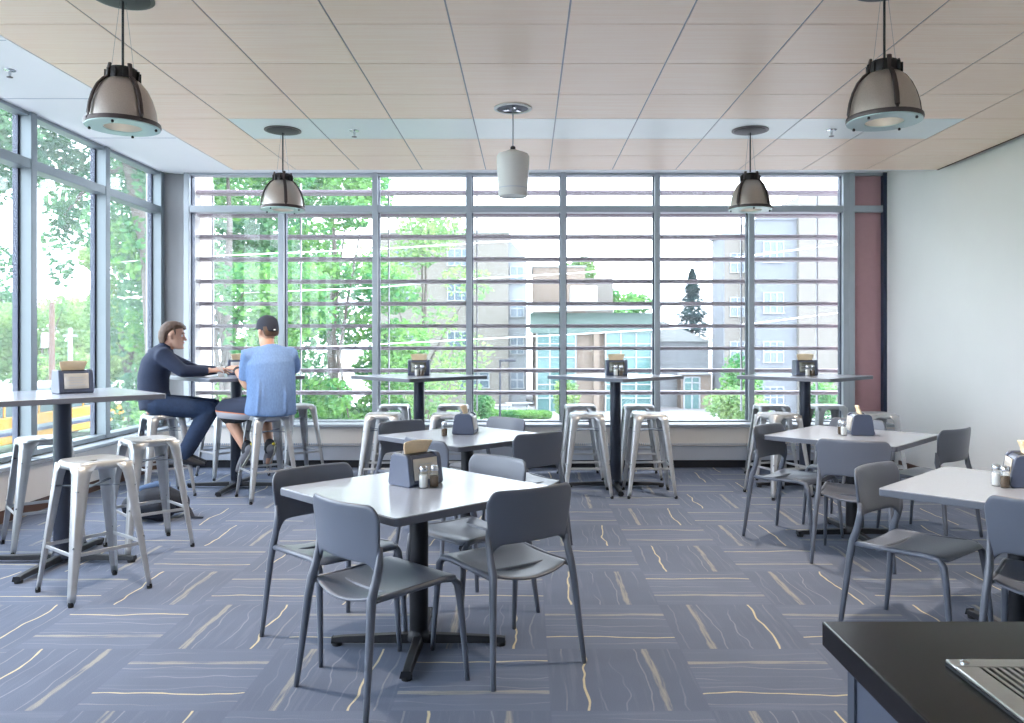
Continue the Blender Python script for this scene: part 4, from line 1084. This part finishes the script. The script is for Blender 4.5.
# conifer
fx = thing('fir_tree', 'dark blue-green conifer standing alone against the white sky', 'tree', (18.6, 90, GZ))
V = MB(); rr = random.Random(21)
for k in range(7500):
    z = rr.random()**.9; rad = 3.5*(1-z)**.9*(.88+.22*math.sin(z*42))
    a = rr.uniform(0, 2*PI); d = rad*math.sqrt(rr.uniform(.15, 1)); p = Vector((d*math.cos(a), d*math.sin(a), 4.0+z*9.0-.25*d))
    o = Vector((math.cos(a), math.sin(a), -.25)).normalized(); q = o.cross(Vector((0, 0, 1))).normalized(); s = rr.uniform(.2, .42); i = len(V.v)
    V.v += [p-o*s, p+q*s*.4, p+o*s, p-q*s*.4]; V.f.append((i, i+1, i+2, i+3))
V.build('foliage', 'leaf_fir', fx, smooth=False)
MB().tube([(0, 0, 0), (0, 0, 12.8)], [.3, .03], 8).build('trunk', 'bark', fx)

def window_part(b, x, y, z, w, h, panes=2, frame='win_white', glass='win_dark'):
    f = MB(); t = .055
    f.box(x-w/2-t, x+w/2+t, y-.10, y+.02, z-h/2-t, z-h/2); f.box(x-w/2-t, x+w/2+t, y-.10, y+.02, z+h/2, z+h/2+t)
    for k in range(panes+1):
        xx = x-w/2+w*k/panes; f.box(xx-t*.6, xx+t*.6, y-.10, y+.02, z-h/2, z+h/2)
    f.box(x-w/2, x+w/2, y-.08, y+.02, z-.04, z+.04)
    fo = f.build('window', frame, b, smooth=False)
    MB().box(x-w/2, x+w/2, y-.04, y-.02, z-h/2, z+h/2).build('pane', glass, fo, smooth=False)

# tan block behind the thin tree (x 375..512, top y 230)
tb = thing('brick_building', 'tall tan brick block behind the thin tree with bluish recessed stair side', 'building', (-6.15, 60, GZ))
MB().box(-5.2, 4.75, 0, 12, 0, 13.0).build('wall', 'brick', tb, smooth=False)
MB().box(-5.3, 4.85, -.12, 12, 13.0, 13.25).build('parapet', 'roofing', tb, smooth=False)
sa = MB(); sa.add([(4.75, .6, 0), (6.1, .6, 0), (6.1, .6, 11.2), (4.75, .6, 12.7), (4.75, 8, 0), (6.1, 8, 0), (6.1, 8, 11.2), (4.75, 8, 12.7)], [(0, 1, 2, 3), (7, 6, 5, 4), (1, 5, 6, 2), (0, 3, 7, 4), (3, 2, 6, 7)])
sa.build('stair_bay', 'stucco_out', tb, smooth=False)
for z in (2.0, 4.6, 7.4, 9.9):
    window_part(tb, 5.40, .55, z, 1.0, 1.25)
for z in (5.0, 8.6, 11.2):
    window_part(tb, 1.0, -.02, z, 1.6, 1.2, 3); window_part(tb, -3.0, -.02, z, 1.6, 1.2, 3)
window_part(tb, 2.2, -.02, 2.0, 2.2, 1.1, 3)
# pinkish block next to it
pb = thing('brick_building', 'lower pinkish brick block next to the glass facade', 'building', (2.2, 66, GZ))
MB().box(-1.7, 2.6, 0, 10, 0, 11.0).build('wall', 'brick_pink', pb, smooth=False)
MB().box(2.6, 5.0, 1.0, 10, 0, 10.2).build('side_wall', 'brick', pb, smooth=False)
MB().box(-1.8, 2.7, -.1, 10, 11.0, 11.15).build('parapet', 'roofing', pb, smooth=False)
# glass-fronted hall with pale roof
gh = thing('glass_hall', 'low hall with teal glass facade, sage fascia and pale flat roof', 'building', (4.8, 56, GZ))
MB().box(-4.2, 4.3, .3, 8.5, 0, 6.2).build('wall', 'brick_pink', gh, smooth=False)
rf = MB(); rf.add([(-4.75, -1.4, 6.9), (4.4, -1.4, 7.15), (4.4, 9, 7.7), (-4.75, 9, 7.7), (-4.75, -1.4, 7.15), (4.4, -1.4, 7.4), (4.4, 9, 7.95), (-4.75, 9, 7.95)], [(3, 2, 1, 0), (4, 5, 6, 7), (0, 1, 5, 4), (1, 2, 6, 5), (2, 3, 7, 6), (3, 0, 4, 7)])
rf.build('roof', 'roofing', gh, smooth=False)
MB().box(-4.6, 4.3, -.2, .3, 5.5, 6.9).build('fascia', 'sage', gh, smooth=False)
for x0, x1 in ((-4.1, -1.4), (.7, 3.9)):
    fm = MB(); w = (x1-x0)/3
    for k in range(4): fm.box(x0+w*k-.05, x0+w*k+.05, -.12, .1, 0, 5.5)
    for z in (0, .95, 1.9, 2.85, 3.8, 4.75): fm.box(x0, x1, -.10, .1, z-.04, z+.04)
    fo = fm.build('curtain_wall', 'win_white', gh, smooth=False)
    MB().box(x0, x1, .02, .06, 0, 5.5).build('pane', 'out_glass', fo, smooth=False)
MB().box(-.15, .25, -.25, .3, 0, 5.5).build('pillar', 'brick_pink', gh, smooth=False)
rb = MB(); rb.box(-1.5, .5, 4, 6, 7.6, 9.1); rb.build('rooftop_box', 'win_white', gh, bevel=.15)
# gabled low building to its side
lb = thing('gabled_building', 'low cream building with pale gable roof and glazed entrance door', 'building', (11.6, 60, GZ))
MB().box(-2.0, 2.0, 0, 6, 0, 4.9).build('wall', 'stucco_out', lb, smooth=False)
g2 = MB(); g2.add([(-2.15, -.4, 4.9), (-1.4, -.4, 6.4), (2.1, -.4, 4.9), (-2.15, 6, 4.9), (-1.4, 6, 6.4), (2.1, 6, 4.9)], [(0, 2, 1), (3, 4, 5), (0, 1, 4, 3), (1, 2, 5, 4), (2, 0, 3, 5)])
g2.build('roof', 'roofing', lb, smooth=False)
sd2 = MB()
for k in range(9): sd2.box(-2.0, 2.0, -.04, 0, 3.2+.18*k, 3.27+.18*k)
sd2.build('siding', 'stucco_out', lb, smooth=False)
MB().box(-.35, 1.85, -1.6, 0, 0, 2.5).build('porch', 'brick_pink', lb, smooth=False)
pr = MB(); pr.add([(-.55, -1.9, 2.5), (.75, -1.9, 2.85), (2.0, -1.9, 2.5), (-.55, 0, 2.5), (.75, 0, 2.85), (2.0, 0, 2.5)], [(0, 2, 1), (3, 4, 5), (0, 1, 4, 3), (1, 2, 5, 4), (2, 0, 3, 5)])
pr.build('porch_roof', 'win_white', lb, smooth=False)
dr = MB()
for x in (-.15, .42, .98): dr.box(x-.06, x+.06, -1.72, -1.6, 0, 2.3)
dr.box(-.15, .98, -1.72, -1.6, 1.85, 1.95); dr.box(-.15, .98, -1.72, -1.6, 2.25, 2.35)
do_ = dr.build('entrance_door', 'win_white', lb, smooth=False); MB().box(-.1, .93, -1.66, -1.62, 0, 2.3).build('pane', 'out_glass', do_, smooth=False)
# four-storey block at the mauve-panel end
rbk = thing('apartment_building', 'four-storey tan block with white-framed windows and a bluish projecting bay', 'building', (19.0, 55, GZ))
MB().box(-5.30, -5.22, .8, 4.2, 0, 12.4).build('shaded_side', 'bay_shade_blue', rbk, smooth=False)  # bluish shade of the side face put into the slab's colour
MB().box(-5.22, -3.3, .8, 4.2, 0, 12.4).build('wall', 'brick', rbk, smooth=False)
MB().box(-3.4, -.57, -.4, 4.2, 0, 13.2).build('bay_wall', 'bay_shade_blue', rbk, smooth=False)
MB().box(-.57, 9.5, -.8, 4.2, 0, 14.8).build('end_wall', 'brick', rbk, smooth=False)
rp = MB(); rp.add([(-5.5, .6, 12.4), (-3.3, .6, 12.4), (-3.3, 2.5, 13.3), (-4.7, 2.5, 13.3), (-5.5, 4.3, 12.4), (-3.3, 4.3, 12.4)], [(0, 1, 2, 3), (0, 3, 4), (4, 3, 2, 5)]); rp.build('roof', 'roofing', rbk, smooth=False, solid=.1)
rq = MB(); rq.add([(-3.5, -.5, 13.2), (-2.6, -.5, 13.75), (-.57, -.5, 13.95), (-.57, -.5, 13.2), (-3.5, 4.2, 13.2), (-2.6, 4.2, 13.75), (-.57, 4.2, 13.95), (-.57, 4.2, 13.2)], [(0, 3, 2, 1), (4, 5, 6, 7), (0, 1, 5, 4), (1, 2, 6, 5), (2, 3, 7, 6), (3, 0, 4, 7)]); rq.build('bay_gable', 'bay_shade_blue', rbk, smooth=False)
for z in (1.2, 4.24, 7.31, 10.38): window_part(rbk, -4.35, .78, z, .95, 1.25, 2)
for z in (1.1, 4.19, 7.54, 11.0): window_part(rbk, -2.2, -.42, z, 1.35, 1.35, 3)
for z in (1.1, 4.19, 7.54, 11.0): window_part(rbk, 4.2, -.82, z, 1.6, 1.4, 2)

# bushes, hedge
bush('tall bright bush beside the lamp post', -2.85, 49.5, GZ, .8, 1.5, 'leaf_a', 1500, .12, 31)
bush('yellow-green bush at the hedge end by the glass facade', 2.5, 50, GZ, .8, 1.5, 'leaf_c', 1500, .12, 32)
bush('leafy bush below the four-storey block', 10.3, 40, GZ, 1.7, 1.5, 'leaf_c', 2600, .13, 33)
bush('tall green bush in front of the four-storey block', 11.2, 42, GZ, 1.2, 2.6, 'leaf_a', 2600, .13, 34)
bush('small bush behind the column of the mauve-side bar table', 15.2, 42, GZ, 1.0, 1.7, 'leaf_a', 1400, .12, 35)
bush('pale bush low at the window behind the stools beside the man in blue', -4.6, 34, GZ, 1.6, 1.3, 'leaf_c', 2600, .12, 36)
bush('shrub behind the stool of the man in blue', -8.0, 31, GZ, 1.7, 1.5, 'leaf_a', 2600, .12, 37)
hg = thing('clipped_hedge', 'low clipped green hedge beside the picnic tables', 'hedge', (-.50, 51, GZ))
leaves_mesh([((x*.33, 0, .25), (.45, .5, .30)) for x in range(-5, 6)], 6000, .08, 41).build('foliage', 'leaf_a', hg, smooth=False)
# picnic tables
def picnic():
    t = thing('picnic_table', '', 'picnic table')
    MB().box(-.9, .9, -.38, .38, .70, .75).build('tabletop', 'win_white', t)
    for s in (-1, 1):
        MB().box(-.9, .9, s*.7-.14, s*.7+.14, .40, .44).build('bench', 'win_white', t)
        MB().tube([(s*.6, -.75, 0), (s*.6, -.2, .72)], .04, 8).build('leg', 'win_white', t); MB().tube([(s*.6, .75, 0), (s*.6, .2, .72)], .04, 8).build('leg', 'win_white', t)
        MB().box(s*.6-.03, s*.6+.03, -.8, .8, .35, .40).build('bearer', 'win_white', t)
    return t
pt = picnic(); pt.location = (-1.9, 52.6, GZ); pt['label'] = 'pale picnic table nearer the lamp post on the paving'; pt['group'] = 'picnic tables'
dup(pt, (-.55, 54.4, GZ), R(8), 'pale picnic table farther out toward the stair side of the tan block', 'picnic tables')
# lamp post
lp = thing('street_lamp', 'slim dark street lamp with flat square head over the picnic tables', 'street lamp', (-1.62, 48, GZ))
MB().tube([(0, 0, 0), (0, 0, 3.75)], .07, 10).build('post', 'bus_blue_dark', lp); MB().box(-.06, .95, -.15, .15, 3.70, 3.85).build('lamp_head', 'bus_blue_dark', lp, bevel=.02); MB().lathe([(.14, 0), (.14, .2), (.07, .25)], 12).build('base', 'bus_blue_dark', lp)
# utility poles, wires
up1 = thing('utility_pole', 'brown wooden utility pole beyond the yellow bus', 'utility pole', (-25.0, 42.1, GZ))
MB().tube([(0, 0, 0), (0, 0, 7.0)], [.17, .13], 10).build('pole', 'pole', up1); MB().lathe([(.20, 4.6), (.20, 5.3), (.1, 5.4)], 12, (-.34, 0, 0)).build('transformer', 'car_white', up1)
up2 = thing('utility_pole', 'pale grey pole between the dispenser and the second mullion', 'utility pole', (-26.2, 45.9, GZ))
MB().tube([(0, 0, 0), (0, 0, 5.7)], [.16, .12], 10).build('pole', 'pole_grey', up2); MB().box(-.4, .4, -.05, .05, 5.2, 5.32).build('crossarm', 'pole_grey', up2)
def wire(label, pts, Y=19.0):
    ww = [((u-527)*Y/800, Y, 1.41-(v-340)*Y/800) for u, v in pts]
    o = MB().tube(ww, .016, 6).build('power_line', 'wire', angle=180); tag(o, label, 'power line', 'pale overhead wires')
wire('upper pale overhead wire crossing the trees to the tan block', [(120, 262), (211, 256), (372, 249.5), (511, 241), (600, 234)])
wire('middle pale overhead wire crossing behind the man in blue', [(120, 298), (211, 294), (372, 288), (470, 279), (577, 273), (680, 264)], 19.4)
wire('low pale overhead wire crossing the glass hall', [(300, 348), (382, 344), (561, 335), (650, 330), (750, 324), (860, 310)], 19.8)
wire('short pale overhead wire across the four-storey block top', [(690, 263), (756, 255), (841, 244), (900, 236)], 20.2)

# yellow bus outside the corner glazing, parallel to it
bs = thing('yellow_bus', 'yellow bus with blue and grey side stripes parked below the corner glazing', 'bus', (-23.3, 37, GZ), 0)
L = 7.2
MB().box(-1.25, 1.25, -L, L-1.4, .55, 1.72).build('lower_body', 'bus', bs, bevel=.06)
MB().box(-1.22, 1.22, -L, L-1.6, 1.72, 2.55).build('window_band', 'win_dark', bs, smooth=False)
MB().box(-1.25, 1.25, -L, L-1.5, 2.50, 2.95).build('roof', 'bus_grey', bs, bevel=.18)
MB().box(-1.1, 1.1, L-1.4, L, .55, 1.55).build('hood', 'bus', bs, bevel=.12)
MB().box(1.245, 1.27, -L+.1, L-1.5, .92, 1.06).build('blue_stripe', 'bus_blue', bs); MB().box(1.245, 1.268, -L+.1, L-1.5, 1.06, 1.22).build('grey_stripe', 'bus_grey', bs)
for k in range(11): MB().box(1.20, 1.255, -L+.3+k*1.2, -L+.42+k*1.2, 1.72, 2.52).build('window_post', 'bus', bs, smooth=False)
for y in (-L+2.4, L-1.1):
    for s in (-1, 1):
        wm = Matrix.Translation((s*1.12, y, .5)) @ Matrix.Rotation(R(90), 4, 'Y')
        wh = MB().lathe([(.30, -.15), (.48, -.14), (.5, -.08), (.5, .08), (.48, .14), (.30, .15)], 20).xform(wm).build('wheel', 'rubber', bs); MB().lathe([(.28, -.16), (.24, .158), (.10, .17)], 16).xform(wm).build('hub_cap', 'bus_grey', wh)
# parked cars
def make_car():
    t = thing('parked_car', '', 'car')
    side = [(-2.1, .35), (-2.15, .75), (-1.9, .92), (-1.2, .98), (-.65, 1.40), (.55, 1.43), (1.15, 1.0), (1.95, .88), (2.15, .7), (2.12, .35)]
    m = Matrix(((1, 0, 0, 0), (0, 0, -1, 0), (0, 1, 0, 0), (0, 0, 0, 1)))
    MB().prism(side, -.85, .85, m).build('car_body', 'car_white', t, bevel=.08)
    for s in (-1, 1): MB().prism([(-1.05, 1.0), (-.62, 1.32), (.5, 1.35), (.98, 1.02)], s*.855-.01, s*.855+.01, m).build('side_window', 'win_dark', t, smooth=False)
    for x in (-1.3, 1.3):
        for s in (-1, 1):
            wm = Matrix.Translation((x, s*.78, .32)) @ Matrix.Rotation(R(90), 4, 'X'); MB().lathe([(.2, -.1), (.32, -.09), (.32, .09), (.2, .1)], 18).xform(wm).build('wheel', 'rubber', t)
    return t
cr = make_car(); cr.location = (-47.5, 84, GZ); cr['label'] = 'pale parked car seen over the corner bar table beside its dispenser'; cr['group'] = 'parked cars'
dup(cr, (-54.5, 85, GZ), R(4), 'pale parked car seen past the outermost mullion', 'parked cars')
dup(cr, (-9.0, 45, GZ), R(-6), 'parked car glimpsed between the stool legs and shrubs', 'parked cars')

# ------------------------------------------------------------------ light
w = bpy.data.worlds.new('sky'); C.world = w; w.use_nodes = True
bg = w.node_tree.nodes['Background']; bg.inputs[0].default_value = (.79, .885, 1.0, 1); bg.inputs[1].default_value = 3.3
sl = bpy.data.lights.new('sun', 'SUN'); sl.energy = 2.6; sl.angle = R(2); sl.color = (1, .96, .9)
so_ = bpy.data.objects.new('sun', sl); COL.objects.link(so_)
d = Vector((.62, .20, .80)).normalized(); so_.rotation_euler = d.to_track_quat('Z', 'Y').to_euler(); so_.location = (30, 20, 40)

C.view_settings.view_transform = 'Standard'; C.view_settings.look = 'None'; C.view_settings.gamma = 1; C.view_settings.exposure = 1.58
try: C.view_settings.use_curve_mapping = False
except Exception: pass
cy = C.cycles
cy.use_denoising = True; cy.max_bounces = 10; cy.diffuse_bounces = 6; cy.glossy_bounces = 4; cy.transmission_bounces = 6; cy.transparent_max_bounces = 16
cy.caustics_reflective = False; cy.caustics_refractive = False; cy.sample_clamp_indirect = 6
